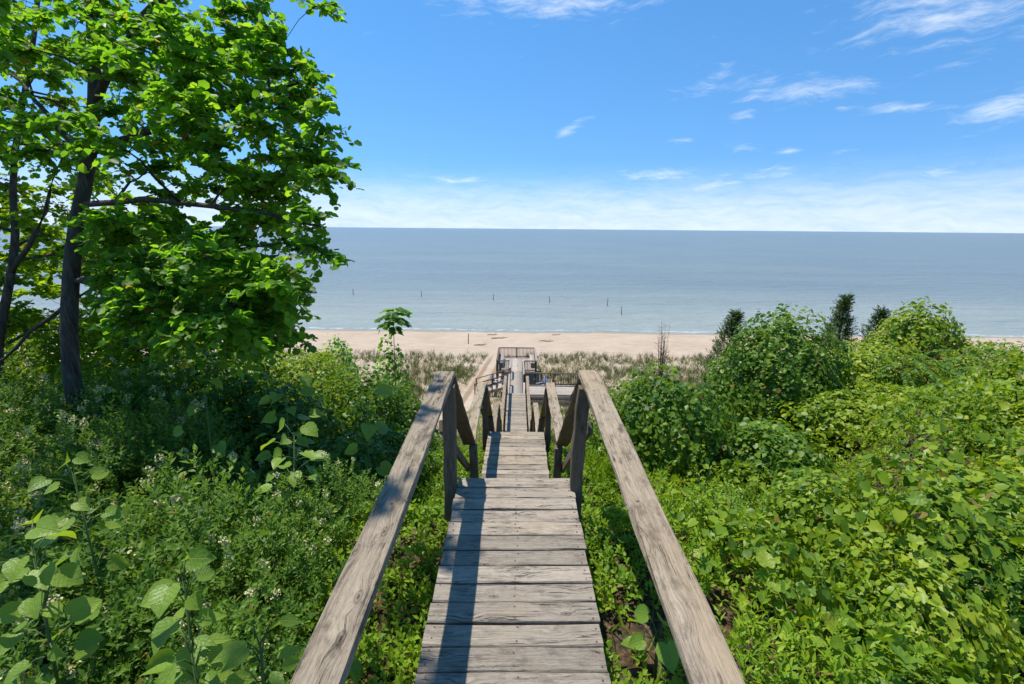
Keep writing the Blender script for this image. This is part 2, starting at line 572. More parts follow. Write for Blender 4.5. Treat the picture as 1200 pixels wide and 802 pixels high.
def water_mat():
    m, t = mat_new('lake_water')
    geo = t.n('ShaderNodeNewGeometry')
    p = geo.outputs['Position']
    sp = t.n('ShaderNodeSeparateXYZ'); t.l(p, sp.inputs[0])
    Y = sp.outputs[1]
    n1 = t.noise(t.mapping(p, (.10, .34, 1), rot=(0, 0, math.radians(6))), 1.0, 5, .6, .4)
    n2 = t.noise(t.mapping(p, (.55, 1.4, 1), rot=(0, 0, math.radians(-8))), 1.0, 5, .65)
    n3 = t.noise(t.mapping(p, (.010, .03, 1)), 1.0, 4, .6)
    shal = t.mapr(Y, 64, 130, 1, 0)
    c = t.mix(shal, (.155, .195, .20, 1), (.29, .32, .275, 1))
    bars = t.noise(t.mapping(p, (.006, .09, 1)), 1.0, 4, .55)
    c = t.mix(t.m('MULTIPLY', t.m('MULTIPLY', t.mapr(bars, .48, .62), t.mapr(Y, 66, 150, 1, 0)), .45), c, (.30, .33, .29, 1))
    c = t.mix(t.m('MULTIPLY', t.mapr(n3, .42, .6), .5), c, (.20, .235, .225, 1))
    # a thread of foam where the swash ends
    wob = t.m('MULTIPLY', t.m('SUBTRACT', t.noise(p, .10, 4), .5), 3.2)
    fo = t.m('MULTIPLY', t.mapr(t.m('ABSOLUTE', t.m('SUBTRACT', t.m('ADD', Y, wob), 65.6)), .7, .05), t.mapr(n2, .46, .58))
    c = t.mix(t.m('MULTIPLY', fo, .75), c, (.7, .7, .68, 1))
    h = t.m('ADD', t.m('MULTIPLY', n1, 2.2), t.m('MULTIPLY', n2, .75))
    pr = principled(t, c, .28, h, 1.0, .8, .32)
    pr.inputs['IOR'].default_value = 1.33
    return m


# ------------------------------------------------------------------ ground and lake
def grid_axis(stops):
    out = []
    for a, b, s in stops:
        n = max(1, int(round((b - a) / s)))
        out += list(np.linspace(a, b, n, endpoint=False))
    return np.array(out + [stops[-1][1]])


gx = grid_axis([(-400, -60, 20), (-60, -16, 3), (-16, -5, .5), (-5, 5, .2), (5, 16, .5), (16, 60, 3), (60, 400, 20)])
gy = grid_axis([(-300, -20, 14), (-20, -2, 1), (-2, 16, .22), (16, 30, .5), (30, 68, .8), (68, 110, 3), (110, 400, 29)])
GX, GY = np.meshgrid(gx, gy, indexing='ij')
GZ = ground(GX, GY)
V = np.stack([GX, GY, GZ], -1).reshape(-1, 3)
nx, ny = len(gx), len(gy)
ii, jj = np.meshgrid(np.arange(nx - 1), np.arange(ny - 1), indexing='ij')
b0 = (ii * ny + jj).ravel()
F = np.stack([b0, b0 + ny, b0 + ny + 1, b0 + 1], -1)
link('ground', mesh_np('ground', V, F, ground_mat(), True), kind='structure')

wx = grid_axis([(-30000, -3000, 9000), (-3000, 3000, 1500), (3000, 30000, 9000)])
wy = grid_axis([(58, 400, 60), (400, 4000, 900), (4000, 40000, 9000)])
WX, WY = np.meshgrid(wx, wy, indexing='ij')
V = np.stack([WX, WY, np.zeros_like(WX)], -1).reshape(-1, 3)
ny = len(wy)
ii, jj = np.meshgrid(np.arange(len(wx) - 1), np.arange(ny - 1), indexing='ij')
b0 = (ii * ny + jj).ravel()
link('lake_water', mesh_np('lake_water', V, np.stack([b0, b0 + ny, b0 + ny + 1, b0 + 1], -1), water_mat()), kind='structure')

# ------------------------------------------------------------------ boards
BC = {}


def board_mesh(L, W, T, var=0, mat=None, ch=.006, seg=None):
    key = (round(L, 3), round(W, 3), round(T, 3), var, mat.name)
    if key in BC:
        return BC[key]
    r = np.random.default_rng(abs(hash(key[:4])) % 2 ** 31)
    n = seg if seg else int(min(10, max(2, L / .16)))
    xs = np.linspace(-L / 2, L / 2, n + 1)
    w, h = W / 2, T / 2
    ring = np.array([(-w, -h + ch), (-w, h - ch), (-w + ch, h), (w - ch, h), (w, h - ch), (w, -h + ch), (w - ch, -h), (-w + ch, -h)])
    bow = r.normal() * (.004 if L < 1.2 else .012)
    V = []
    for i, x in enumerate(xs):
        u = x / L * 2
        j = r.normal(size=ring.shape) * np.array([.0016, .0009]) * (2.2 if L > 1.5 else 1.2) * min(1, W / .1)
        rr = ring + j
        dy = bow * (1 - u * u)
        ex = r.normal(size=8) * .0015 if i in (0, n) else np.zeros(8)
        V += [(x + e, a + dy, b) for (a, b), e in zip(rr, ex)]
    F = []
    for i in range(n):
        for k in range(8):
            q = (k + 1) % 8
            F.append((i * 8 + k, i * 8 + q, (i + 1) * 8 + q, (i + 1) * 8 + k))
    me = bpy.data.meshes.new('board')
    F.append(tuple(range(7, -1, -1))); F.append(tuple(n * 8 + k for k in range(8)))
    F = [tuple(reversed(f)) for f in F]
    me.from_pydata([tuple(map(float, v)) for v in V], [], F)
    me.materials.append(mat)
    BC[key] = me
    return me


def board(name, a, b, W, T, mat, parent, up=(0, 0, 1), var=0, seg=None):
    """a board from a to b: width across, thickness along 'up'"""
    a, b = Vector(a), Vector(b)
    d = (b - a)
    L = d.length
    x = d.normalized()
    z = Vector(up); z = (z - x * z.dot(x)).normalized()
    y = z.cross(x)
    rot = Matrix((x, y, z)).transposed()
    return link(name, board_mesh(L, W, T, var, mat, min(.006, T * .2), seg), parent, (a + b) / 2, rot)


def nail_mesh():
    ang = np.arange(6) / 6 * 2 * math.pi
    V = [(math.cos(a) * .0055, math.sin(a) * .0055, z) for z in (0, .0016) for a in ang]
    F = [tuple(range(6, 12))] + [(k, (k + 1) % 6, 6 + (k + 1) % 6, 6 + k) for k in range(6)]
    me = bpy.data.meshes.new('nail'); me.from_pydata(V, [], F); me.materials.append(M_NAIL)
    return me


NAIL = nail_mesh()
DW = .92           # deck width
PX = .505          # post centre line
RX = .55           # handrail centre line
PITCHB = .1345     # board pitch
BW = .1285         # board width


def z_of(H):
    return CAMZ - H


stair = thing('wooden_stairway', 'long weathered wooden stairway with plank landings descending the dune to the beach',
              'stairway', (0, 3.3, float(ground(0, 3.3))))


def landing(y0, y1, H0, H1, skew=0.0, nails=True, part='landing_frame', parent=stair, mat=M_DECK, w=DW, joined=False, jit=1.0):
    """planked level (H0 at y0, H1 at y1): frame mesh with its planks as children"""
    za, zb = z_of(H0), z_of(H1)
    T = .036
    sl = (zb - za) / (y1 - y0)
    # frame: two edge joists, a middle joist and two headers, as one part
    parts = []
    for x in (-w / 2 + .03, 0, w / 2 - .03):
        for q in (0,):
            parts.append(box_between((x, y0 + .02, za - T - .075), (x, y1 - .02, zb - T - .075), .038, .14))
    for yy, zz in ((y0 + .03, za), (y1 - .03, zb)):
        parts.append(box_between((-w / 2 + .06, yy, zz - T - .078), (w / 2 - .06, yy, zz - T - .078), .038, .135))
    V, F = merge(parts)
    c = np.array([0, (y0 + y1) / 2, (za + zb) / 2 - .1])
    fr = link(part, mesh_np(part, V - c, F, M_POST), parent, c)
    n = int(round((y1 - y0) / PITCHB))
    step = (y1 - y0) / n
    ang = math.atan(sl)
    up = Vector((0, -math.sin(ang), math.cos(ang)))
    J = []
    for i in range(n):
        yc = y0 + (i + .5) * step
        zc = za + sl * (yc - y0) - T / 2 + random.uniform(-.0015, .0015) * jit
        sk = skew + random.uniform(-.003, .003)
        ea, eb = random.uniform(-.006, .006) * jit, random.uniform(-.006, .006) * jit
        a = Vector((-w / 2 - ea, yc - sk * w / 2, zc)); b = Vector((w / 2 + eb, yc + sk * w / 2, zc))
        if joined:
            J.append(box_between(a, b, step * .95, T)); continue
        pl = board('plank', a, b, step - random.uniform(.006, .012), T, mat, fr, up, i % 6)
        if nails:
            for x in (0.012, -w / 2 + .035, w / 2 - .035):
                for q in (-.036, .034):
                    nx_ = x + random.uniform(-.012, .012); ny_ = yc + q + random.uniform(-.006, .006)
                    link('nail', NAIL, fr, (nx_, ny_, za + sl * (ny_ - y0) + .0004))
    if joined:
        V, F = merge(J); link('plank', mesh_np('planks', V - c, F, mat), fr, c, kind='stuff')
    return fr


def box_between(a, b, W, T, up=(0, 0, 1)):
    a, b = np.asarray(a, float), np.asarray(b, float)
    x = unit(b - a); z = np.asarray(up, float); z = unit(z - x * np.dot(z, x)); y = np.cross(z, x)
    V = []
    for p in (a, b):
        for sy, sz in ((-1, -1), (1, -1), (1, 1), (-1, 1)):
            V.append(p + y * sy * W / 2 + z * sz * T / 2)
    F = [(0, 2, 1), (0, 3, 2), (4, 5, 6), (4, 6, 7)]
    for k in range(4):
        q = (k + 1) % 4
        F += [(k, q, q + 4), (k, q + 4, k + 4)]
    return np.array(V), np.array(F)


def flight(y0, y1, H0, H1, parent=stair, mat=M_DECK):
    """steps between two landings; the top landing is the first step"""
    drop = H1 - H0
    n = max(2, int(round(drop / .19)))
    rise, run = drop / n, (y1 - y0) / n
    d = Vector((0, y1 - y0, -drop)).normalized()
    first = None
    for s in (-1, 1):
        x = s * (DW / 2 - .02)
        st = board('stringer', (x, y0 + .10, z_of(H0) - .30), (x, y1 - .16, z_of(H1) - .16), .04, .20, M_POST, parent, (0, .4, 1), 0)
        first = first or st
    for i in range(1, n):
        yc = y0 + (i - .5) * run + .01
        zc = z_of(H0 + rise * i) - .018
        for k in (-1, 1):
            board('tread', (-DW / 2 + .05, yc + k * (run * .25), zc), (DW / 2 - .05, yc + k * (run * .25), zc), run * .5 - .006, .036, mat, first, (0, 0, 1), (i + k) % 6)


def post(x, y, ztop, zbot, parent=stair, mat=M_POST, w=.092, name='post'):
    return board(name, (x, y, zbot), (x, y, ztop), w, w, mat, parent, (0, 1, 0), random.randint(0, 3))


def rail(a, b, parent=stair, mat=M_RAIL, name='handrail', w=.142, t=.04, var=None):
    return board(name, a, b, w, t, mat, parent, (0, 0, 1), random.randint(0, 9) if var is None else var, 14)


# H = metres below the eye
landing(-1.6, 3.33, 2.25, 1.965, skew=.025)
flight(3.33, 4.80, 1.965, 3.27)
landing(4.80, 6.97, 3.27, 3.27, skew=.004)
flight(6.97, 9.90, 3.27, 5.75)
landing(9.90, 12.20, 5.75, 5.75)
flight(12.20, 15.20, 5.75, 8.15)
landing(15.20, 21.90, 8.15, 8.15, nails=False)
flight(21.90, 26.60, 8.15, 11.80)

for s in (-1, 1):
    # near landing: gently rising rail
    e1 = Vector((s * RX, 3.36, z_of(1.094) + (.02 if s > 0 else 0)))
    rail((s * RX, -1.5, z_of(1.36)), e1, var=1 if s > 0 else 2)
    for y in (.55, 1.75, 2.95, 3.24):
        for q in (-.03, .028):
            zz = z_of(1.36 + (1.094 - 1.36) * (y + 1.5) / 4.86 - (.02 * (y + 1.5) / 4.86 if s > 0 else 0)) + .0195
            nl = link('nail', NAIL, stair, (s * PX + q, y + q * .4, zz)); nl.scale = (1.4, 1.4, 1.6)
    for y, H in ((-1.3, 1.37), (3.20, 1.125)):
        post(s * PX, y, z_of(H) - .012, float(ground(s * PX, y)) - .3)
    # flight 1: rail down to the second landing and a thin board under it
    rail((s * RX, 3.37, z_of(1.115)), (s * RX, 4.93, z_of(2.47)), mat=M_POST)
    board('mid_rail', (s * (PX + .066), 3.22, z_of(1.47)), (s * (PX + .066), 4.98, z_of(2.82)), .035, .088, M_POST, stair, (0, .5, 1))
    post(s * PX, 4.92, z_of(2.50), float(ground(s * PX, 4.92)) - .3)
    # landing 2
    rail((s * RX, 4.90, z_of(2.44)), (s * RX, 7.02, z_of(2.44)))
    post(s * PX, 6.90, z_of(2.462), float(ground(s * PX, 6.9)) - .3)
    rail((s * RX, 7.03, z_of(2.46)), (s * RX, 9.98, z_of(4.88)), mat=M_POST)
    board('mid_rail', (s * (PX + .066), 6.92, z_of(2.80)), (s * (PX + .066), 10.0, z_of(5.30)), .035, .088, M_POST, stair, (0, .5, 1))
    post(s * PX, 8.45, z_of(3.65), float(ground(s * PX, 8.45)) - .3)
    post(s * PX, 10.0, z_of(4.89), float(ground(s * PX, 10.0)) - .3)
    # landing 3
    rail((s * RX, 9.96, z_of(4.86)), (s * RX, 12.25, z_of(4.86)))
    post(s * PX, 12.1, z_of(4.882), float(ground(s * PX, 12.1)) - .3)
    rail((s * RX, 12.26, z_of(4.88)), (s * RX, 15.28, z_of(7.27)), mat=M_POST)
    post(s * PX, 13.7, z_of(6.02), float(ground(s * PX, 13.7)) - .3)
    post(s * PX, 15.3, z_of(7.29), float(ground(s * PX, 15.3)) - .3)
    # landing 4
    rail((s * RX, 15.26, z_of(7.25)), (s * RX, 21.95, z_of(7.25)))
    for y in (17.4, 19.6, 21.8):
        post(s * PX, y, z_of(7.272), float(ground(s * PX, y)) - .3)
    rail((s * RX, 21.96, z_of(7.27)), (s * RX, 26.6, z_of(10.92)), mat=M_POST)
    for y, H in ((24.2, 9.05), (26.55, 10.9)):
        post(s * PX, y, z_of(H), float(ground(s * PX, y)) - .3)

# ------------------------------------------------------------------ lower boardwalk and its decks
HB = 11.80
ZB = z_of(HB)
walk = thing('beach_boardwalk', 'narrow grey plank boardwalk running from the stairway foot to the beach platform', 'boardwalk', (0, 31.5, float(ground(0, 31.5))))
landing(26.6, 36.95, HB, HB, nails=False, parent=walk, mat=M_FAR, joined=True)
for s in (-1, 1):
    for y in (27.0, 29.3, 31.3, 33.4, 36.8):
        post(s * PX, y, ZB + .90, float(ground(s * PX, y)) - .3, walk, M_FAR, .09)
    rail((s * RX, 26.6, ZB + .92), (s * RX, 31.4 if s > 0 else 33.4, ZB + .92), walk, M_FAR)
rail((RX, 33.4, ZB + .92), (RX, 36.9, ZB + .92), walk, M_FAR)
rail((-RX, 35.0, ZB + .92), (-RX, 36.9, ZB + .92), walk, M_FAR)


def baluster_rail(a, b, zf, parent, mat, top=.93, step=.125, name='railing'):
    """top rail, bottom rail, posts and balusters between a and b (xy) on floor zf"""
    a, b = Vector((*a, 0)), Vector((*b, 0))
    d = b - a; L = d.length
    r = rail((a.x, a.y, zf + top), (b.x, b.y, zf + top), parent, mat, 'top_rail', .16, .06)
    board('bottom_rail', (a.x, a.y, zf + .10), (b.x, b.y, zf + .10), .04, .08, mat, parent)
    npost = max(1, int(round(L / 2.0)))
    for k in range(npost + 1):
        p = a + d * (k / npost)
        post(p.x, p.y, zf + top - .024, float(ground(p.x, p.y)) - .3, parent, mat, .12)
    parts = []
    n = int(L / step)
    for k in range(1, n):
        p = a + d * (k / n)
        parts.append(box_between((p.x, p.y, zf + .142), (p.x, p.y, zf + top - .024), .042, .042, (0, 1, 0)))
    c = np.array([(a.x + b.x) / 2, (a.y + b.y) / 2, zf + .5])
    V, F = merge(parts)
    link('balusters', mesh_np('balusters', V - c, F, mat), parent, c, kind='stuff')


def floor_boards(x0, x1, y0, y1, zf, parent, mat, along='y'):
    """individual floor boards on a low frame"""
    parts = []
    for x in np.linspace(x0 + .05, x1 - .05, 4):
        parts.append(box_between((x, y0 + .02, zf - .125), (x, y1 - .02, zf - .125), .04, .17))
    for y in np.linspace(y0 + .04, y1 - .04, 3):
        parts.append(box_between((x0 + .08, y, zf - .13), (x1 - .08, y, zf - .13), .04, .16))
    V, F = merge(parts); c = np.array([(x0 + x1) / 2, (y0 + y1) / 2, zf - .12])
    fr = link('floor_frame', mesh_np('floor_frame', V - c, F, M_POST), parent, c)
    if along == 'y':
        n = int((x1 - x0) / .145)
        for k in range(n):
            x = x0 + (k + .5) * (x1 - x0) / n
            board('plank', (x, y0, zf - .018), (x, y1, zf - .018), (x1 - x0) / n - .008, .036, mat, fr, (0, 0, 1), k % 4, 4)
    else:
        n = int((y1 - y0) / .145)
        for k in range(n):
            y = y0 + (k + .5) * (y1 - y0) / n
            board('plank', (x0, y, zf - .018), (x1, y, zf - .018), (y1 - y0) / n - .008, .036, mat, fr, (0, 0, 1), k % 4, 4)
    return fr


plat = thing('beach_platform', 'square grey plank platform with brown railings at the end of the boardwalk', 'platform', (0, 39.2, float(ground(0, 39.2))))
px0, px1, py0, py1 = -1.72, 1.72, 36.97, 41.4
floor_boards(px0, px1, py0, py1, ZB, plat, M_FAR)
baluster_rail((px0 + .05, py1 - .05), (px1 - .05, py1 - .05), ZB, plat, M_DARKRAIL)
baluster_rail((px0 + .05, py0 + .12), (px0 + .05, py1 - .17), ZB, plat, M_DARKRAIL)
baluster_rail((px1 - .05, py0 + .12), (px1 - .05, py1 - .17), ZB, plat, M_FAR)
baluster_rail((px0 + .12, py0 + .05), (-.60, py0 + .05), ZB, plat, M_DARKRAIL)
baluster_rail((.66, py0 + .05), (px1 - .12, py0 + .05), ZB, plat, M_DARKRAIL)
for s in (-1, 1):
    xb = s * 1.38
    be = thing('bench', 'pale plank bench along the %s railing of the beach platform' % ('brown' if s < 0 else 'grey'), 'bench', (xb, 39.4, ZB))
    for k in (-1, 0, 1):
        board('seat_plank', (xb + k * .14, 38.0, ZB + .44), (xb + k * .14, 40.8, ZB + .44), .13, .04, M_FAR, be, (0, 0, 1), k + 1, 4)
    for y in (38.2, 39.4, 40.6):
        board('leg', (xb, y, ZB), (xb, y, ZB + .418), .34, .08, M_FAR, be, (0, 1, 0), 0, 2)

deck = thing('side_deck', 'wide low deck with a long balustrade joined to the boardwalk', 'deck', (2.85, 32.5, float(ground(2.85, 32.5))))
dx0, dx1, dy0, dy1 = .62, 5.1, 31.5, 33.6
floor_boards(dx0, dx1, dy0, dy1, ZB - .01, deck, M_FAR, 'x')
baluster_rail((dx0 + .1, dy1 - .06), (dx1 - .05, dy1 - .06), ZB, deck, M_DARKRAIL, .98)
baluster_rail((dx1 - .05, dy0 + .1), (dx1 - .05, dy1 - .18), ZB, deck, M_FAR, .98)
for k in range(3):
    board('skirt_board', (dx0 + .05, dy0 - .05 - .02 * k, ZB - .20 - k * .30), (dx1 - .05, dy0 - .05 - .02 * k, ZB - .20 - k * .30), .04, .15, M_FAR, deck, (0, 0, 1), k)
for x in (dx0 + .2, (dx0 + dx1) / 2, dx1 - .2):
    post(x, dy0 + .03, ZB - .215, float(ground(x, dy0)) - .3, deck, M_POST)

# steps from the boardwalk down to the sand on the south side
gs = thing('sand_steps', 'short brown wooden steps going sideways from the boardwalk down to the sandy track', 'steps', (-2.0, 34.2, float(ground(-2, 34.2))))
zt = ZB
xe = -3.3
ze = float(ground(xe, 34.2)) + .05
n = 6
for y in (33.55, 34.85):
    board('stringer', (-.5, y, zt - .16), (xe, y, ze), .05, .24, M_FAR, gs, (0, 0, 1), 0)
    rail((-.5, y, zt + .90), (xe, y, ze + .95), gs, M_DARKRAIL, 'handrail', .10, .05)
    board('mid_rail', (-.5, y, zt + .48), (xe, y, ze + .52), .04, .09, M_DARKRAIL, gs)
    for f in (.02, .5, .98):
        x = -.5 + (xe + .5) * f
        post(x, y, zt + .9 + (ze - zt + .05) * f - .03, float(ground(x, y)) - .3, gs, M_FAR if f < .3 else M_DARKRAIL, .09)
for i in range(1, n):
    f = i / n
    x = -.5 + (xe + .5) * (f - .04); z = zt + (ze - zt) * f
    board('tread', (x, 33.58, z), (x, 34.82, z), .27, .036, M_FAR, gs, (0, 0, 1), i % 4, 3)

# ------------------------------------------------------------------ shrubs and vines
def shoots(n_sh, centers, dirs, length, n_pair, leaf, tmpl=T_LANCE, droop=.15, spread=.8, jitter=.25):
    """leafy shoots: opposite pairs of leaves along each shoot -> leaf arrays + stem tubes"""
    Ps, Ts, Ns, Ss = [], [], [], []
    k = n_pair * 2
    tpos = np.repeat(np.linspace(.12, 1.0, n_pair), 2)
    sgn = np.tile([1, -1], n_pair)
    dirs = unit(dirs)
    ref = unit(rand_unit(n_sh) + np.array([0, 0, .2]))
    side = unit(np.cross(dirs, ref)); oth = np.cross(dirs, side)
    L = length * rng.uniform(.7, 1.25, n_sh)
    for j in range(k):
        ph = (j // 2) * 1.57 + rng.normal(size=(n_sh, 1)) * .2
        rad = side * np.cos(ph) * sgn[j] + oth * np.sin(ph) * sgn[j]
        t = tpos[j]
        p = centers + dirs * (L * t)[:, None] + np.array([0, 0, -1]) * (droop * L * t * t)[:, None]
        td = unit(dirs * (.55 + .5 * t) + rad * spread + rng.normal(size=(n_sh, 3)) * jitter)
        nn = unit(dirs * .8 - rad * .35 + np.array([0, 0, .6]) + rng.normal(size=(n_sh, 3)) * jitter)
        Ps.append(p); Ts.append(td); Ns.append(nn)
        Ss.append(leaf * rng.uniform(.7, 1.2, n_sh) * (1.05 - .3 * abs(t - .5)))
    return leaves(tmpl, np.concatenate(Ps), np.concatenate(Ts), np.concatenate(Ns), np.concatenate(Ss)), L


def dome_points(n, rx, ry, h, inner=.35, lump=.18, seed=0):
    """points in the outer shell of a lumpy dome, with outward normals"""
    th = rng.uniform(0, 2 * math.pi, n)
    ph = np.arccos(rng.uniform(-.12, 1, n))
    nrm = np.stack([np.sin(ph) * np.cos(th), np.sin(ph) * np.sin(th), np.cos(ph)], -1)
    lum = 1 + lump * (vnoise(th * 1.3 + nrm[:, 2] * 2, nrm[:, 2] * 3 + np.cos(th) * 2, 1.4, seed) + .5 * vnoise(nrm[:, 0] * 4, nrm[:, 1] * 4 + nrm[:, 2] * 3, 1.6, seed + 3))
    r = (1 - inner * rng.random(n) ** 1.6) * lum
    p = nrm * np.array([rx, ry, h]) * r[:, None]
    p[:, 2] = np.maximum(p[:, 2], .03)
    n2 = unit(nrm / np.array([rx, ry, h]))
    return p, n2


def privet(name, label, n=620, rx=.85, ry=.85, h=1.15, leaf=.061, mat=M_PRIVET, flowers=60, seed=0, loc=(0, 0, 0), group=None, pairs=7):
    root = thing(name, label, 'shrub', loc, group)
    p, nr = dome_points(n, rx, ry, h, .45, .2, seed)
    d = unit(nr * .7 + np.array([0, 0, .75]) + rng.normal(size=(n, 3)) * .35)
    (V, F), L = shoots(n, p - d * .12, d, .24, pairs, leaf)
    link('foliage', mesh_np('foliage', V, F, mat), root, loc, kind='stuff')
    st = []
    for k in range(16):
        a = rng.uniform(0, 6.28); q = p[rng.integers(n)] * .92
        b = np.array([math.cos(a) * .12, math.sin(a) * .12, -.25])
        m = (b + q) / 2 + np.array([0, 0, .12]) + rng.normal(size=3) * .05
        st.append(tube([b, b * .4 + m * .6, m, q], [.014, .011, .008, .004], 5))
    link('stems', mesh_np('stems', *merge(st), M_TWIG), root, loc, kind='stuff')
    if flowers:
        idx = np.argsort(-(p[:, 2] + rng.normal(size=n) * .2))[:flowers * 3]
        idx = rng.choice(idx, flowers, replace=False)
        FP, FT, FN, FS = [], [], [], []
        for i in idx:
            tip = p[i] - d[i] * .12 + d[i] * L[i] * .98
            m = 34
            t = rng.random(m)
            rad = rand_unit(m) * (.042 * (1 - t * .5))[:, None]
            FP.append(tip + d[i] * (t * .055)[:, None] + rad); FT.append(unit(rand_unit(m) + d[i])); FN.append(rand_unit(m))
            FS.append(rng.uniform(.014, .024, m))
        V, F = leaves(T_ROUND, np.concatenate(FP), np.concatenate(FT), np.concatenate(FN), np.concatenate(FS))
        link('blossom', mesh_np('blossom', V, F, M_FLOWER), root, loc, kind='stuff')
    return root


def vine_mound(name, label, rx, ry, h, n, leaf, mat, loc=(0, 0, 0), group=None, tmpl=T_HEART, seed=0, lump=.15, cat='shrub', far=True):
    """shrub smothered in broad vine leaves"""
    root = thing(name, label, cat, loc, group)
    p, nr = dome_points(n, rx, ry, h, .30, lump, seed)
    tang = unit(np.cross(nr, rand_unit(n)))
    down = np.array([0, 0, -.8])
    T = unit(tang + down * rng.uniform(.1, 1.0, (n, 1)) + nr * .25)
    N = unit(nr * .75 + np.array([0, 0, .7]) + rng.normal(size=(n, 3)) * .55)
    V, F = mixed_leaves(p, T, N, leaf * rng.uniform(.5, 1.3, n), far=far)
    link('foliage', mesh_np('foliage', V, F, mat), root, loc, kind='stuff')
    # dark woody tangle inside
    st = []
    for k in range(26):
        q = p[rng.integers(n)] * .9
        b = np.array([*(rng.normal(size=2) * .25 * rx), -.3])
        m = (b + q) / 2 + rng.normal(size=3) * .12 * rx
        st.append(tube([b, m, q], [.02, .013, .005], 5))
    link('stems', mesh_np('stems', *merge(st), M_TWIG), root, loc, kind='stuff')
    # trailing shoots sticking out of the outline
    m = max(30, n // 55)
    i = rng.integers(0, n, m)
    d = unit(nr[i] + np.array([0, 0, .5]) + rng.normal(size=(m, 3)) * .6)
    (V, F), L = shoots(m, p[i] - d * .08, d, .20, 3, leaf * .75, T_OVATE, .3)
    link('trailing_shoots', mesh_np('trailing_shoots', V, F, mat), root, loc, kind='stuff')
    return root


def gz(x, y, dz=0.0):
    return (x, y, float(ground(x, y)) + dz)


# --- flowering shrubs on the south side of the stairs (left)
G_PRIV = 'cream-flowered shrubs massed beside the stairway'
LAB_PRIV = 'dense dark green small-leaved shrub with cream flower clusters in the dappled shade'
pv = [privet('flowering_shrub', LAB_PRIV, seed=s, flowers=f, group=G_PRIV) for s, f in ((1, 9), (2, 5), (3, 14))]
spots = []
for y in np.arange(.9, 7.0, .78):
    for x in np.arange(-7.4, -.9, .85):
        xx, yy = x + rng.uniform(-.25, .25), y + rng.uniform(-.25, .25)
        if xx > -1.0 or (xx > -1.9 and yy > 3.0 and rng.random() < .6):
            continue
        if xx > -2.4 and yy > 4.2:
            continue
        if -xx / yy > 1.75:
            continue
        spots.append((xx, yy))
MARKS = [((-5.9, 5.2), 'small-leaved cream-flowered shrub at the foot of the large tree trunk'),
         ((-7.4, 5.8), 'small-leaved cream-flowered shrub under the crooked thin tree'),
         ((-2.2, 1.5), 'dark small-leaved shrub round the bright heart-leaved sapling'),
         ((-1.35, 1.4), 'low small-leaved shrub pressed against the shaded handrail'),
         ((-1.5, 3.0), 'low small-leaved shrub between the shaded handrail and the flowering thicket'),
         ((-2.2, 4.2), 'cream-flowered shrub under the round-leaved sapling'),
         ((-3.2, 3.0), 'small-leaved shrub dotted with cream flowers in the middle of the thicket'),
         ((-4.4, 3.4), 'shaded small-leaved shrub deep in the flowering thicket'),
         ((-3.6, 5.4), 'cream-flowered shrub at the back of the thicket before the vine-covered bushes')]
used = [False] * 3
for i, (x, y) in enumerate(spots):
    k = i % 3
    near = smooth(-2.4, -1.1, x)
    sc = rng.uniform(.85, 1.1) * (1 - .48 * near)
    loc = gz(x, y, -.02)
    rz = rng.uniform(0, 6.28)
    lab_ = min(MARKS, key=lambda m: (m[0][0] - x) ** 2 + (m[0][1] - y) ** 2)[1]
    if not used[k]:
        pv[k]['label'] = lab_
        pv[k].location = loc; pv[k].rotation_euler = (0, 0, rz); pv[k].scale = (sc, sc, sc); used[k] = True
    else:
        copy_tree(pv[k], loc, rz, (sc, sc, sc * rng.uniform(.85, 1.1)), lab_)


# --- vine carpets: broad leaves hugging the ground, one object each
def carpet(name, label, cat, region, density, leaf, mat, hfun, tmpl=T_HEART, layers=(0, 1)):
    (x0, x1, y0, y1), mask = region
    n = int((x1 - x0) * (y1 - y0) * density)
    x, y = rng.uniform(x0, x1, n), rng.uniform(y0, y1, n)
    k = mask(x, y) > rng.random(n)
    x, y = x[k], y[k]
    n = len(x)
    h = hfun(x, y)
    f = 1 - rng.random(n) ** 2 * .75
    z = ground(x, y) + h * f + rng.normal(size=n) * .02
    e = .06
    gxn = (hfun(x + e, y) + ground(x + e, y) - hfun(x - e, y) - ground(x - e, y)) / (2 * e)
    gyn = (hfun(x, y + e) + ground(x, y + e) - hfun(x, y - e) - ground(x, y - e)) / (2 * e)
    nr = unit(np.stack([-gxn, -gyn, np.ones(n)], -1))
    T = unit(np.cross(nr, rand_unit(n)) + np.array([0, 0, -.25]) - 0 * nr)
    N = unit(nr + rng.normal(size=(n, 3)) * .62 + np.array([0, 0, .25]))
    Pn = np.stack([x, y, z], -1)
    S = leaf * (.45 + 1.0 * rng.random(n) ** 1.5)
    return Pn, T, N, S


T_LOBE_S = (np.array([(0, .36, -.04), (0, .08, 0), (.30, -.02, .04), (.40, .22, .0), (.54, .36, .07), (.36, .58, .0), (.30, .80, .05), (0, 1.08, -.13),
                      (-.30, .80, .05), (-.36, .58, .0), (-.54, .36, .07), (-.40, .22, .0), (-.30, -.02, .04)]),
            np.array([(0, k, k + 1) for k in range(1, 12)] + [(0, 12, 1)]))


T_WIDE = (T_LANCE[0] * np.array([1.35, 1, 1.2]), T_LANCE[1])


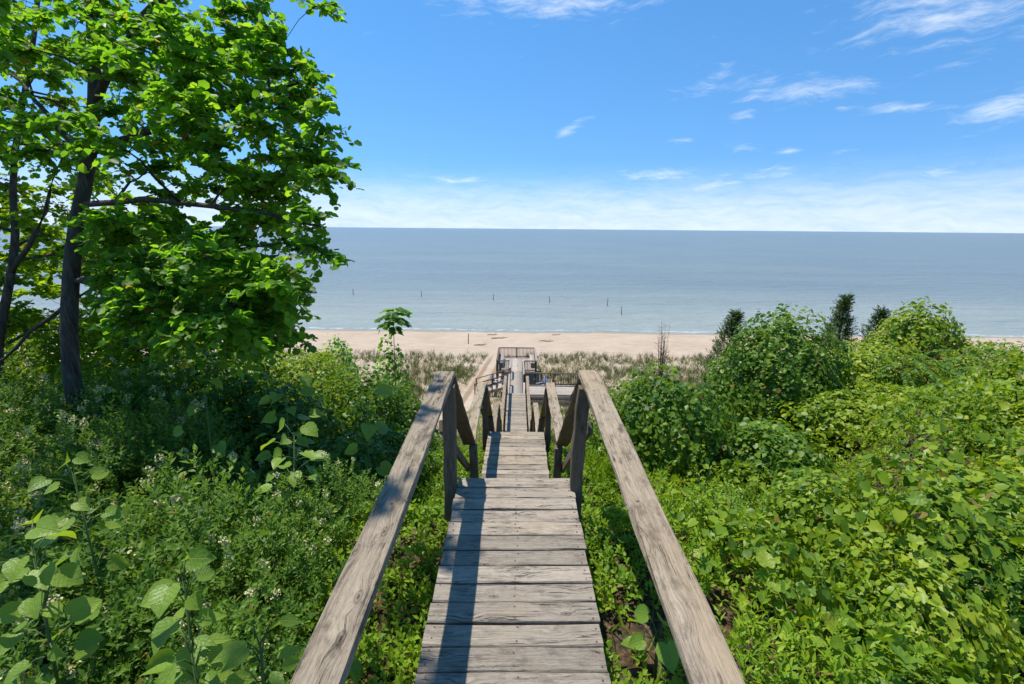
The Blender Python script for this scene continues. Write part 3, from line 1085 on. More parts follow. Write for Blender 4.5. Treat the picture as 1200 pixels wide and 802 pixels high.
def mixed_leaves(Pn, T, N, S, mix=(.4, .35), far=False):
    """three leaf shapes in one mass"""
    u = rng.random(len(Pn))
    out = []
    if far:
        return merge([leaves(T_ROUND, Pn[u < .6], T[u < .6], N[u < .6], S[u < .6]), leaves(T_WIDE, Pn[u >= .6], T[u >= .6], N[u >= .6], S[u >= .6])])
    for tm, k, f in ((T_LOBE_S, u < mix[0], 1.0), (T_HEART, (u >= mix[0]) & (u < mix[0] + mix[1]), .9), (T_OVATE, u >= mix[0] + mix[1], .85)):
        out.append(leaves(tm, Pn[k], T[k], N[k], S[k] * f))
    return merge(out)


def h_right(x, y):
    return .34 + .55 * np.maximum(0, vnoise(x, y, .75, 14)) * smooth(1.5, 2.6, x) + .26 * vnoise(x, y, 1.1, 11) + .20 * vnoise(x, y, 2.6, 12) + .08 * smooth(3.5, 7, x) * smooth(3, 7, y)


def mask_right(x, y):
    edge = smooth(1.15, 1.8, x - .12 * vnoise(x, y, 1.7, 5))
    bare = 1 - .9 * smooth(.45, .75, vnoise(x, y, .8, 21)) * (1 - smooth(3, 5, y))
    return edge * bare * (x < y * 1.35 + 2.2)


# the nearest big leaves are single parts, the rest one mass
Pn, T, N, S = carpet('a', 'b', 'c', ((1.1, 15, .5, 14), mask_right), 440, .078, M_VINE, h_right)
Hn = Pn[:, 1] * math.cos(PITCH) + (CAMZ - Pn[:, 2]) * math.sin(PITCH)
pxx = Pn[:, 0] / np.maximum(Hn, .1)
inview = (pxx < 1.05)
order = np.argsort(np.where(inview, Hn / S, 1e9))
top = order[:280]
rest = order[280:]
vc = thing('grapevine_carpet', 'sprawling yellow-green grapevine carpet covering the sunny bank beside the pale handrail', 'vine', gz(3.0, 3.0))
nr_ = rest[Hn[rest] < 4.2]; fr_ = rest[Hn[rest] >= 4.2]
V, F = merge([mixed_leaves(Pn[nr_], T[nr_], N[nr_], S[nr_]), mixed_leaves(Pn[fr_], T[fr_], N[fr_], S[fr_], far=True)])
link('foliage', mesh_np('foliage', V - np.array(gz(3.0, 3.0)), F, M_VINE), vc, gz(3.0, 3.0), kind='stuff')


def one_leaf(tmpl, name, mat, sub=True):
    """single leaf as a small curved, lobed mesh of its own"""
    tv, tf = tmpl
    me = mesh_np(name, tv, tf, mat)
    return me


half = [(.12, -.02), (.28, .0), (.41, .12), (.39, .23), (.53, .34), (.51, .47), (.40, .57), (.36, .64), (.35, .76), (.21, .83), (.09, .97)]
outl = [(0, .10)] + half + [(0, 1.08)] + [(-a, b) for a, b in half[::-1]]


def lobed_leaf():
    n = len(outl)
    V = [(x, y, .07 * abs(x) + .035 * math.sin(i * 2.1) - .13 * max(0, y - .5) ** 1.5 + .03) for i, (x, y) in enumerate(outl)]
    V += [(x * .5, .36 + (y - .36) * .52, .045 * abs(x) + .018 * math.sin(i * 1.7) - .05 * max(0, y - .5)) for i, (x, y) in enumerate(outl)]
    V.append((0, .36, -.035))
    F = []
    for i in range(n):
        j = (i + 1) % n
        F += [(i, j, n + j), (i, n + j, n + i), (n + i, n + j, 2 * n)]
    return np.array(V), np.array(F)


T_LOBED = lobed_leaf()


def veined(name, cols, trans, tcol):
    """close-up leaf: pale midrib and side veins in the leaf's own coordinates"""
    m, t = mat_new(name)
    tc = t.n('ShaderNodeTexCoord'); oi = t.n('ShaderNodeObjectInfo')
    sp = t.n('ShaderNodeSeparateXYZ'); t.l(tc.outputs['Object'], sp.inputs[0])
    ax = t.m('ABSOLUTE', sp.outputs[0]); y = sp.outputs[1]
    rib = t.mapr(ax, .022, .006)
    sv = t.m('PINGPONG', t.m('MULTIPLY', t.m('SUBTRACT', y, t.m('MULTIPLY', ax, .75)), 6.0), .5)
    side = t.mapr(sv, .07, .01)
    vein = t.m('MAXIMUM', rib, t.m('MULTIPLY', side, .6))
    nz = t.noise(tc.outputs['Object'], 5, 4, .6)
    f = t.m('ADD', t.m('MULTIPLY', oi.outputs['Random'], .75), t.m('MULTIPLY', nz, .3), clamp=True)
    k = len(cols) - 1
    c = t.ramp(f, [(i / k, cc) for i, cc in enumerate(cols)])
    spot = t.mapr(t.noise(tc.outputs['Object'], 9, 3, .6), .64, .70)
    c = t.mix(t.m('MULTIPLY', spot, .55), c, (.22, .17, .05, 1))
    c = t.mix(t.m('MULTIPLY', vein, .35), c, (.34, .42, .12, 1))
    pr = t.n('ShaderNodeBsdfPrincipled')
    t.l(c, pr.inputs['Base Color']); pr.inputs['Roughness'].default_value = .38; pr.inputs['Specular IOR Level'].default_value = .4
    b = t.n('ShaderNodeBump'); b.inputs['Strength'].default_value = .5; b.inputs['Distance'].default_value = .02
    t.l(t.m('SUBTRACT', t.m('MULTIPLY', nz, .5), vein), b.inputs['Height']); t.l(b.outputs[0], pr.inputs['Normal'])
    tr = t.n('ShaderNodeBsdfTranslucent'); t.l(t.mix(1.0, c, (*tcol, 1), 'MULTIPLY'), tr.inputs['Color'])
    ms = t.n('ShaderNodeMixShader'); ms.inputs[0].default_value = trans
    t.l(pr.outputs[0], ms.inputs[1]); t.l(tr.outputs[0], ms.inputs[2])
    o = t.n('ShaderNodeOutputMaterial'); t.l(ms.outputs[0], o.inputs[0])
    return m


M_VINE_V = veined('veined_vine_leaf', [(.09, .19, .016), (.15, .27, .02), (.22, .34, .026), (.32, .39, .04)], .42, (1.35, 1.25, .4))
M_BIG_V = veined('veined_broad_leaf', [(.15, .27, .03), (.22, .35, .038), (.29, .41, .05)], .45, (1.4, 1.3, .45))
LEAF_VINE = one_leaf(T_LOBED, 'vine_leaf', M_VINE_V)


def put_leaf(me, p, t, nrm, s, parent, name='leaf'):
    t = Vector(t).normalized(); nrm = Vector(nrm)
    sd = t.cross(nrm).normalized(); n2 = sd.cross(t)
    rot = Matrix((sd, t, n2)).transposed()
    o = link(name, me, parent, p, rot)
    o.scale = (s, s, s)
    return o


for i in top:
    put_leaf(LEAF_VINE, Pn[i], T[i], N[i], S[i], vc)


def undergrowth():
    """narrow-leaved shoots and grass growing up through the vines"""
    n = 5200
    x = 1.15 + rng.random(n) ** 1.3 * 7.0; y = .5 + rng.random(n) ** 1.2 * 6.0
    k = (x < y * 1.35 + 1.8) & (rng.random(n) < .15 + .85 * smooth(-.25, .35, vnoise(x, y, .9, 71)))
    x, y = x[k], y[k]; n = len(x)
    d = unit(np.array([0, 0, 1.0]) + rng.normal(size=(n, 3)) * np.array([.35, .35, .1]))
    c = np.stack([x, y, ground(x, y) + h_right(x, y) * rng.uniform(.3, .8, n)], -1)
    tv = T_LANCE[0] * np.array([.7, 1, 1])
    A, _ = shoots(n, c, d, .24, 6, .062, (tv, T_LANCE[1]), .1, .8, .25)
    m = 9000
    x = 1.1 + rng.random(m) ** 1.2 * 6.5; y = .5 + rng.random(m) ** 1.1 * 6
    k = (rng.random(m) < smooth(0, .5, vnoise(x, y, .8, 73))) & (x < y * 1.35 + 1.8)
    x, y = x[k], y[k]; m = len(x)
    T = unit(np.array([0, 0, 1]) + rng.normal(size=(m, 3)) * np.array([.55, .55, .1]))
    B = leaves(T_BLADE, np.stack([x, y, ground(x, y) + .05], -1), T, unit(rand_unit(m) * [1, 1, .2]), rng.uniform(.25, .55, m))
    V, F = merge([A, B])
    link('undergrowth', mesh_np('undergrowth', V, F, M_WEED), kind='stuff', label='narrow-leaved shoots and grass mixed through the grapevines on the sunny bank', category='undergrowth')


undergrowth()


def h_left(x, y):
    return .55 + .28 * vnoise(x, y, .9, 31) + .18 * vnoise(x, y, 2.2, 32)


def mask_left(x, y):
    return smooth(1.5, 2.3, -x) * smooth(4.6, 6.0, y) * (-x < y * 1.3 + 2)


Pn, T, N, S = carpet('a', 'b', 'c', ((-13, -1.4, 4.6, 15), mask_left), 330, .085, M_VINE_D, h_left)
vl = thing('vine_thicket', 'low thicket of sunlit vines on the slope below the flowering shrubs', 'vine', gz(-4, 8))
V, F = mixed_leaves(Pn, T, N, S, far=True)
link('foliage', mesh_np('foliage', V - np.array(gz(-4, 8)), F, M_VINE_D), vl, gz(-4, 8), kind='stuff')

# --- vine-covered mounds: (pixel of the top, depth, radii) give the place on the slope and the height
def at_top(px, py, zc):
    """ground point and height of a thing whose top shows at the pixel"""
    q = P(px, py, zc)
    g = gz(q[0], q[1])
    return g, q[2] - g[2]


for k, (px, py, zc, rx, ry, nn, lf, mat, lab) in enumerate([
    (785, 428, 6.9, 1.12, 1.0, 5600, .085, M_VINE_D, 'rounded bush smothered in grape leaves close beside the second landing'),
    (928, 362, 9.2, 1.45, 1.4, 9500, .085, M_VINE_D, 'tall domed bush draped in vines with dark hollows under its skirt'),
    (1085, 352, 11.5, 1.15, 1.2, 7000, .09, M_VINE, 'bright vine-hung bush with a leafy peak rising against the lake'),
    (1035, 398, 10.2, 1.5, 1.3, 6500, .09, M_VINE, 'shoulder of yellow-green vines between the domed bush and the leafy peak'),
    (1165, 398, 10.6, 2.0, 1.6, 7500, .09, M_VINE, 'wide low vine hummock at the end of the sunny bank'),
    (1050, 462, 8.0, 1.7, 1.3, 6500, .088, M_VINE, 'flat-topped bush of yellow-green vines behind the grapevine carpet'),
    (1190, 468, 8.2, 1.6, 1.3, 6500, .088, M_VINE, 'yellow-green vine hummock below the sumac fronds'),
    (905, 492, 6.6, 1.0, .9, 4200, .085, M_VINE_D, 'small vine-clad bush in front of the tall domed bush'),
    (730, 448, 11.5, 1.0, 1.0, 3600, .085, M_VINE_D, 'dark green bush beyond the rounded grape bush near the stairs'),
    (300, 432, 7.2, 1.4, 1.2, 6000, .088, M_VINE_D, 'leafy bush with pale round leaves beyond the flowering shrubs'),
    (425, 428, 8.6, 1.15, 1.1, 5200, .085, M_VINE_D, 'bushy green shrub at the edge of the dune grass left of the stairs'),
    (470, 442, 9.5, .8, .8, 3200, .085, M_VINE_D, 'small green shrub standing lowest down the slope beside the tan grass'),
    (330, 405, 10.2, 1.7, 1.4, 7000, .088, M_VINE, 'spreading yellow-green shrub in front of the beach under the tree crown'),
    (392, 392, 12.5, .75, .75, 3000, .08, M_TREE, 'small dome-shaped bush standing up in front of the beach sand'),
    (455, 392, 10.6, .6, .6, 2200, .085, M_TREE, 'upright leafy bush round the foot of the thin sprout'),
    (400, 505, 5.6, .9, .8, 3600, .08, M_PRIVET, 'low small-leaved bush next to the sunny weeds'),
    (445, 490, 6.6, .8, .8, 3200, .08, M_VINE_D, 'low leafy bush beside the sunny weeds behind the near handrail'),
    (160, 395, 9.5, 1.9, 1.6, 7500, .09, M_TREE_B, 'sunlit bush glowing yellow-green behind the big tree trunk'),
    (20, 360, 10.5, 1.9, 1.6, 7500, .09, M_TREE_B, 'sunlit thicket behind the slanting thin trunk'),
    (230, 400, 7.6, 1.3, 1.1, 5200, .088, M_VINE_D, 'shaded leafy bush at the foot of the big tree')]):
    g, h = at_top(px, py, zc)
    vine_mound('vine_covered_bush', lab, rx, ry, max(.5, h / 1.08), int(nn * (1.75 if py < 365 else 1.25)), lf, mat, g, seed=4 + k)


# --- low billowing hummocks that break up the sunny bank
hum = [vine_mound('vine_hummock', 'low billow of sunlit vines rising out of the grapevine carpet on the sunny bank',   .62, .55, .62, 2700, .062, m_, (0, 0, 0),
                  'vine hummocks on the sunny bank', seed=60 + i, lump=.28, far=False) for i, m_ in enumerate((M_VINE, M_VINE_D, M_VINE))]
first = [True] * 3
keep_lab = [''] * 3
for i, (x, y, sc) in enumerate([(2.5, 2.4, .75), (3.5, 2.9, 1.0), (2.7, 3.5, .85), (4.4, 3.6, 1.15), (3.4, 4.4, 1.1), (5.4, 4.2, 1.05), (6.6, 5.4, 1.2),
                                (2.4, 4.6, .8), (5.9, 3.3, 1.1), (3.0, 1.7, .7), (4.0, 2.0, .85), (7.6, 6.4, 1.2), (7.4, 4.6, 1.2), (2.1, 1.7, .55), (4.8, 2.7, .9)]):
    k = i % 3
    loc = gz(x, y, .10)
    hum[k]['label'] = (('deep green' if k == 1 else 'yellow-green') + ' billow of vines ' + ('next to the weeds beside the pale handrail' if x < 2.8 else 'in front of the tall domed bush' if y > 4.0 and x < 5 else 'below the sumac fronds on the sunny bank' if y > 4.0 else 'among the narrow-leaved weeds of the sunny bank'))
    lab_ = hum[k]['label']
    sc3 = (sc * rng.uniform(.9, 1.15), sc * rng.uniform(.9, 1.15), sc * rng.uniform(.85, 1.25))
    if first[k]:
        hum[k].location = loc; hum[k].scale = sc3; first[k] = False; keep_lab[k] = lab_
    else:
        copy_tree(hum[k], loc, rng.uniform(0, 6.28), sc3)

for k in range(3):
    hum[k]['label'] = keep_lab[k]


# --- broad-leaved saplings in the front left, every leaf a part
LEAF_BIG = one_leaf((np.array([(0, .40, -.05), (0, .07, 0), (.17, -.05, .05), (.36, .02, .11), (.49, .28, .16), (.43, .58, .10), (.23, .84, -.04), (0, 1.08, -.26),
                               (-.23, .84, -.08), (-.44, .58, .07), (-.50, .28, .11), (-.36, .02, .08), (-.17, -.05, .03), (0, .72, -.11)]),
                     np.array([(0, 1, 2), (0, 2, 3), (0, 3, 4), (0, 4, 5), (0, 5, 13), (13, 5, 6), (13, 6, 7), (13, 7, 8), (13, 8, 9), (0, 13, 9), (0, 9, 10), (0, 10, 11), (0, 11, 12), (0, 12, 1)])),
                    'broad_leaf', M_BIG_V)
LEAF_POINT = one_leaf((np.array([(0, .42, -.02), (0, 0, 0), (.16, .12, .04), (.27, .36, .06), (.22, .62, .03), (.09, .88, -.05), (0, 1.1, -.14),
                                 (-.09, .88, -.05), (-.22, .62, .03), (-.27, .36, .06), (-.16, .12, .04), (0, .75, -.06)]),
                       np.array([(0, 1, 2), (0, 2, 3), (0, 3, 4), (0, 4, 11), (11, 4, 5), (11, 5, 6), (11, 6, 7), (11, 7, 8), (0, 11, 8), (0, 8, 9), (0, 9, 10), (0, 10, 1)])),
                      'pointed_leaf', M_BIG_V)


def sapling(name, label, tip, n, size, spread, me, lean=(0, 0), height=None, tilt=.75):
    """slender stem up to 'tip' with broad leaves on petioles round its top"""
    tip = np.asarray(tip, float)
    gx0, gy0 = tip[0] - lean[0], tip[1] - lean[1]
    base = np.array(gz(gx0, gy0))
    root = thing(name, label, 'sapling', base)
    mid = (base + tip) / 2 + np.array([lean[0] * .2, lean[1] * .2, .05])
    st = [tube([base - [0, 0, .1], mid, tip], [.012, .009, .004], 6)]
    for k in range(n):
        f = 1 - (k / n) * .75
        a = k * 2.4 + rng.uniform(-.3, .3)
        out = np.array([math.cos(a), math.sin(a), 0])
        s0 = mid * (1 - max(0, 2 * f - 1)) + tip * max(0, 2 * f - 1) if f > .5 else base + (mid - base) * (.5 + f * .9 * .5)
        r = spread * rng.uniform(.5, 1.0) * (.55 + .45 * (1 - f) / .75)
        le = s0 + out * r + np.array([0, 0, .10 * (1 - (1 - f))]) + rng.normal(size=3) * .015
        st.append(tube([s0, (s0 + le) / 2 + [0, 0, .02], le], [.004, .003, .0025], 4))
        T = out + np.array([0, 0, -rng.uniform(.05, .5)]) + rng.normal(size=3) * .15
        N = np.array([0, 0, 1]) + out * .25 + rng.normal(size=3) * tilt * .6 + np.array([.15, -.55, 0])
        put_leaf(me, le, T, N, size * rng.uniform(.65, 1.15), root)
    V, F = merge(st)
    link('stem', mesh_np('stem', V - base, F, M_STEMG), root, base)
    return root


sapling('broadleaf_sapling', 'sapling with big bright heart-shaped leaves catching the sun beside the flowering shrubs', P(38, 640, 2.05), 38, .112, .15, LEAF_BIG, (.1, .1))
sapling('broadleaf_sapling', 'sapling with flat grey-green heart leaves held above cream flowers', P(85, 552, 2.75), 24, .125, .19, LEAF_BIG, (-.1, .1))
sapling('broadleaf_sapling', 'slender sapling with upright folded yellow-green leaves in deep shade', P(215, 680, 1.95), 24, .105, .085, LEAF_BIG, (.05, .05))
sapling('broadleaf_sapling', 'young ash-like plant with pointed light green leaflets near the shaded handrail', P(305, 755, 1.75), 26, .12, .15, LEAF_POINT, (.05, .05))
sapling('broadleaf_sapling', 'low plant with pointed pale leaves beneath the folded-leaf sapling', P(225, 765, 1.8), 20, .11, .12, LEAF_POINT, (.05, .0))
sapling('broadleaf_sapling', 'round-leaved sapling spreading layered leaves over the shrub bank', P(335, 455, 4.6), 34, .135, .40, LEAF_BIG, (.1, .2))
sapling('broadleaf_sapling', 'round-leaved sapling with drooping leaves in the middle of the bank', P(345, 510, 3.9), 26, .135, .32, LEAF_BIG, (.1, .2))
sapling('broadleaf_sapling', 'small sapling with two large hanging leaves above the weeds', P(430, 465, 4.8), 8, .17, .22, LEAF_BIG, (.1, .1))
sapling('broadleaf_sapling', 'pale-leaved sapling standing among flowering shrub tops', P(240, 455, 4.7), 12, .15, .34, LEAF_BIG, (.1, .1))
sapling('broadleaf_sapling', 'lobed-leaf seedling close under the shaded handrail', P(392, 690, 2.3), 6, .12, .11, LEAF_BIG, (.0, .0))
for k, (x, y, lab) in enumerate([(.85, 1.15, 'broad green seedling hugging the deck edge under the pale handrail'),
                                 (.9, 1.55, 'broad seedling with glossy leaves in the weeds beside the planks'),
                                 (.78, 2.0, 'upright leafy seedling touching the deck boards'),
                                 (1.1, 1.3, 'seedling with wide leaves under the pale handrail')]):
    q = gz(x, y, .30)
    sapling('leafy_seedling', lab, q, 11, .115, .15, LEAF_POINT if k % 2 else LEAF_BIG, (0, 0))


# --- low weeds and grass along both sides of the stairs
def weeds():
    parts = []
    # leafy shoots close to the eye
    n = 7500
    sx = np.where(rng.random(n) < .5, -1, 1)
    x = sx * (.47 + rng.random(n) ** 1.2 * 1.5); y = .5 + rng.random(n) ** 1.25 * 7.5
    bare = 1 - .9 * smooth(.25, .55, vnoise(x, y, 1.5, 41)) * (1 - smooth(3.0, 4.2, y))
    k = rng.random(n) < bare
    x, y = x[k], y[k]; n = len(x)
    d = unit(np.array([0, 0, 1.0]) + rng.normal(size=(n, 3)) * np.array([.35, .35, .1]))
    hh = .05 + .13 * (vnoise(x, y, 1.3, 43) * .5 + .5)
    c = np.stack([x, y, ground(x, y) + hh * rng.random(n)], -1)
    A, _ = shoots(n, c, d, .13, 4, .045, T_WIDE, .1, .9, .25)
    parts.append(A)
    # small leaves further down the slope
    n = 42000
    x = rng.uniform(-3.0, 3.2, n); y = 3.3 + (rng.random(n) ** 1.6) * 22
    ax = np.abs(x)
    k = (rng.random(n) < (1 - smooth(1.7, 3.0, ax))) & ((ax > .44) | (y > 3.6))
    x, y, ax = x[k], y[k], ax[k]; n = len(x)
    h = (.08 + .16 * (vnoise(x, y, 1.6, 43) * .5 + .5)) * np.where(ax < .5, .4, 1)
    z = ground(x, y) + h * rng.random(n) ** .6
    T = unit(rand_unit(n) * np.array([1, 1, .5]) + np.array([0, 0, .35]))
    N = unit(np.array([0, 0, 1]) + rng.normal(size=(n, 3)) * .5)
    parts.append(leaves(T_WIDE, np.stack([x, y, z], -1), T, N, rng.uniform(.03, .065, n) * (1 + .03 * y)))
    m = 30000
    x = rng.uniform(-2.6, 2.8, m); y = .6 + (rng.random(m) ** 1.5) * 25
    k = ((np.abs(x) > .48) | (y > 3.7)) & (rng.random(m) < .35 + .65 * smooth(-.1, .4, vnoise(x, y, .9, 44)))
    x, y = x[k], y[k]; m = len(x)
    T = unit(np.array([0, 0, 1]) + rng.normal(size=(m, 3)) * np.array([.5, .5, .1]))
    parts.append(leaves(T_BLADE, np.stack([x, y, ground(x, y) - .02], -1), T, unit(rand_unit(m) * [1, 1, .2]), rng.uniform(.14, .34, m) * np.where(np.abs(x) < .6, .6, 1)))
    V, F = merge(parts)
    link('low_weeds', mesh_np('low_weeds', V, F, M_WEED), kind='stuff', label='bright low weeds and grass growing along both sides of the stairway', category='weeds')


weeds()


# --- narrow-leaved weeds on the right bank
def tall_weed(label, loc, n=5, h=.5):
    root = thing('tall_weed', label, 'weed', loc, 'narrow-leaved weeds in the grapevine carpet')
    Ps, Ts, Ns, Ss, st = [], [], [], [], []
    for k in range(n):
        b = np.array([*(rng.normal(size=2) * .07), -.05]); hh = h * rng.uniform(.7, 1.1)
        tip = b + np.array([*(rng.normal(size=2) * .07), hh])
        st.append(tube([b, (b + tip) / 2, tip], [.004, .0035, .002], 4))
        m = 34
        t = np.linspace(.25, 1, m)
        a = np.arange(m) * 2.4
        out = np.stack([np.cos(a), np.sin(a), np.zeros(m)], -1)
        Ps.append(b + (tip - b) * t[:, None]); Ts.append(unit(out + np.array([0, 0, .55]) + rng.normal(size=(m, 3)) * .15))
        Ns.append(unit(np.array([0, 0, 1]) - out * .4)); Ss.append(rng.uniform(.07, .11, m) * (1.15 - .6 * t))
    tv = T_LANCE[0] * np.array([.55, 1, 1])
    V, F = leaves((tv, T_LANCE[1]), np.concatenate(Ps), np.concatenate(Ts), np.concatenate(Ns), np.concatenate(Ss))
    link('foliage', mesh_np('foliage', V, F, M_WEED), root, loc, kind='stuff')
    link('stem', mesh_np('stem', *merge(st), M_STEMG), root, loc, kind='stuff')
    return root


tw = None
for x, y in [(2.0, 3.5), (2.3, 3.7), (1.95, 3.9), (2.6, 3.3), (3.3, 2.0), (3.7, 2.2), (3.1, 2.4), (4.2, 2.5), (2.6, 1.8), (2.2, 2.2), (4.6, 2.1), (1.6, 3.3), (1.5, 3.9), (3.9, 1.7)]:
    lab = 'clump of upright narrow-leaved weeds poking through the grapevines'
    if tw is None:
        tw = tall_weed(lab, gz(x, y))
    else:
        copy_tree(tw, gz(x, y), rng.uniform(0, 6.3), rng.uniform(.75, 1.2))

# ------------------------------------------------------------------ trees
def poly_in(poly, x, y):
    inside = np.zeros(len(x), bool)
    n = len(poly)
    for i in range(n):
        (x1, y1), (x2, y2) = poly[i], poly[(i + 1) % n]
        c = ((y1 > y) != (y2 > y)) & (x < (x2 - x1) * (y - y1) / (y2 - y1 + 1e-9) + x1)
        inside ^= c
    return inside


def tree(name, label, trunk_pts, trunk_r, clusters, leaf, mat, per=170, limbs=(), group=None, tmpl=T_ROUND, droop=.35):
    """trunk + limbs that reach every leaf clump; clumps are sprays of twigs with alternate leaves"""
    trunk_pts = np.asarray(trunk_pts, float)
    base = trunk_pts[0].copy()
    root = thing(name, label, 'tree', base, group)
    # smooth trunk
    t0 = np.linspace(0, 1, len(trunk_pts)); t1 = np.linspace(0, 1, 26)
    sm = np.stack([np.interp(t1, t0, trunk_pts[:, i]) for i in range(3)], -1)
    for _ in range(2):
        sm[1:-1] = (sm[:-2] + 2 * sm[1:-1] + sm[2:]) / 4
    tr = np.interp(t1, t0, trunk_r)
    V, F = tube(sm, tr, 14)
    link('trunk', mesh_np('trunk', V - base, F, M_BARK, True), root, base)
    nodes = [*sm]; nrad = [*tr]
    # clumps joined to the nearest earlier node, nearest clumps first
    C = np.asarray([c[:3] for c in clusters]); R = np.asarray([c[3] for c in clusters])
    dist = np.min(np.linalg.norm(C[:, None] - sm[None], axis=2), axis=1)
    order = np.argsort(dist)
    limbs_t = []
    axis = {}
    for lp, lr in limbs:
        lp = np.asarray(lp, float)
        tt = np.linspace(0, 1, 9); t0_ = np.linspace(0, 1, len(lp))
        q = np.stack([np.interp(tt, t0_, lp[:, i]) for i in range(3)], -1)
        q[1:-1] += rng.normal(size=(7, 3)) * .015
        rr = np.interp(tt, [0, 1], lr)
        limbs_t.append(tube(q, rr, 8)); nodes += [*q]; nrad += [*rr]
    for i in order:
        c = C[i]
        A = np.asarray(nodes); ar = np.asarray(nrad)
        dd = np.linalg.norm(A - c, axis=1) + np.maximum(0, A[:, 2] - c[2] + .1) * .9 - ar * 1.5
        j = int(np.argmin(dd))
        a = A[j]; L = np.linalg.norm(c - a)
        mid = (a + c) / 2 + np.array([0, 0, .08 * L]) + rng.normal(size=3) * .05 * L
        q1 = a * .56 + mid * .44; q2 = mid * .5 + c * .5 + rng.normal(size=3) * .03 * L
        r0 = min(ar[j] * .62, .012 + .014 * L)
        pts = [a, q1, mid, q2, c]
        rads = np.linspace(r0, max(.004, r0 * .4), 5)
        limbs_t.append(tube(pts, rads, 6))
        nodes += [q1, mid, q2, c]; nrad += list(rads[1:])
        axis[i] = unit(c - a)
    Ps, Ts, Ns, Ss = [], [], [], []
    for i in order:
        c, r = C[i], R[i]
        n_tw = int(6 + r * 10)
        m = max(6, int(per * (r / .45) ** 2 / n_tw))
        for k in range(n_tw):
            d = unit(rand_unit(1)[0] * np.array([1, 1, .55]) + axis[i] * .55)
            side = unit(np.cross(d, [0, 0, 1.0]) + 1e-6)
            t = np.linspace(.12, 1, m)
            L = r * rng.uniform(.75, 1.2)
            pts = c + d * (t * L)[:, None] + np.array([0, 0, -1]) * (droop * L * t * t)[:, None]
            limbs_t.append(tube(np.vstack([c, pts[m // 2], pts[-1]]), [.005, .0035, .002], 3))
            sg = np.where(np.arange(m) % 2 == 0, 1.0, -1.0)[:, None]
            T = unit(d * .6 + side * sg * .85 + np.array([0, 0, -.35]) + rng.normal(size=(m, 3)) * .3)
            N = unit(np.array([-.1, -.1, 1.0]) + rng.normal(size=(m, 3)) * .62 - T * .15)
            Ps.append(pts + rng.normal(size=(m, 3)) * .012); Ts.append(T); Ns.append(N)
            Ss.append(leaf * rng.uniform(.65, 1.2, m))
    V, F = merge(limbs_t)
    link('branches', mesh_np('branches', V - base, F, M_BARK), root, base, kind='stuff')
    V, F = leaves(tmpl, np.concatenate(Ps), np.concatenate(Ts), np.concatenate(Ns), np.concatenate(Ss))
    link('crown', mesh_np('crown', V - base, F, mat), root, base, kind='stuff')
    return root


def clumps_px(poly, n, z0, z1, r0, r1):
    xs = [p[0] for p in poly]; ys = [p[1] for p in poly]
    out = []
    while len(out) < n:
        x = rng.uniform(min(xs), max(xs), 4 * n); y = rng.uniform(min(ys), max(ys), 4 * n)
        k = poly_in(poly, x, y)
        for a, b in zip(x[k], y[k]):
            if len(out) < n:
                out.append((*P(a, b, rng.uniform(z0, z1)), rng.uniform(r0, r1)))
    return out


def clumps_ell(c, r, n, r0, r1, gaps=()):
    """clumps in an ellipsoid; 'gaps' are ground spots that a break in the canopy leaves in the sun"""
    u = rand_unit(n) * (rng.random(n) ** .4)[:, None]
    p = np.asarray(c) + u * np.asarray(r)
    sv = np.array(SUN)
    keep = np.ones(n, bool)
    for g in gaps:
        w = p - np.asarray(g)
        keep &= np.linalg.norm(w - (w @ sv)[:, None] * sv, axis=1) > .85
    return [(*q, rng.uniform(r0, r1)) for q in p[keep]]


SUNNY = [P(38, 640, 2.05), P(215, 690, 1.95), P(305, 755, 1.75), P(85, 552, 2.75), P(330, 460, 4.6)]


tz = 6.4
tp = [P(80, 330, tz)]
bx, by = P(80, 440, tz)[:2]
trunk = [np.array(gz(bx, by, -.3)), P(80, 440, tz), P(82, 330, tz), P(90, 262, tz), P(104, 200, tz), P(112, 120, tz), P(110, 40, tz), P(98, -80, tz), P(96, -220, tz), P(105, -380, tz)]
crown_poly = [(-40, -30), (310, -30), (318, 40), (345, 75), (362, 125), (385, 195), (345, 225), (380, 280), (350, 310), (338, 345), (328, 392), (225, 392), (160, 380), (120, 350), (95, 300), (60, 200), (-40, 150)]
cl = clumps_px(crown_poly, 185, 4.6, 7.4, .28, .48)
cl += clumps_px([(200, 290), (325, 290), (330, 350), (270, 380), (200, 380), (140, 370), (150, 320)], 22, 4.2, 5.2, .3, .42)
tips = [(392, 150, 4.7), (385, 120, 4.8), (400, 200, 4.5), (380, 205, 4.6), (390, 255, 4.5), (392, 300, 4.4), (375, 290, 4.5), (345, 85, 5.0), (330, 40, 5.2), (355, 110, 4.9), (370, 175, 4.7), (350, 330, 4.9), (340, 352, 5.0), (350, 342, 4.9), (335, 335, 5.0), (345, 365, 5.1), (320, 365, 5.1), (335, 395, 5.3), (310, 390, 5.2), (300, 360, 5.0), (318, 340, 4.9), (385, 8, 4.9), (365, 250, 4.7), (330, 380, 5.2)]
cl += [(*P(a - 14, b, z), .26) for a, b, z in tips]
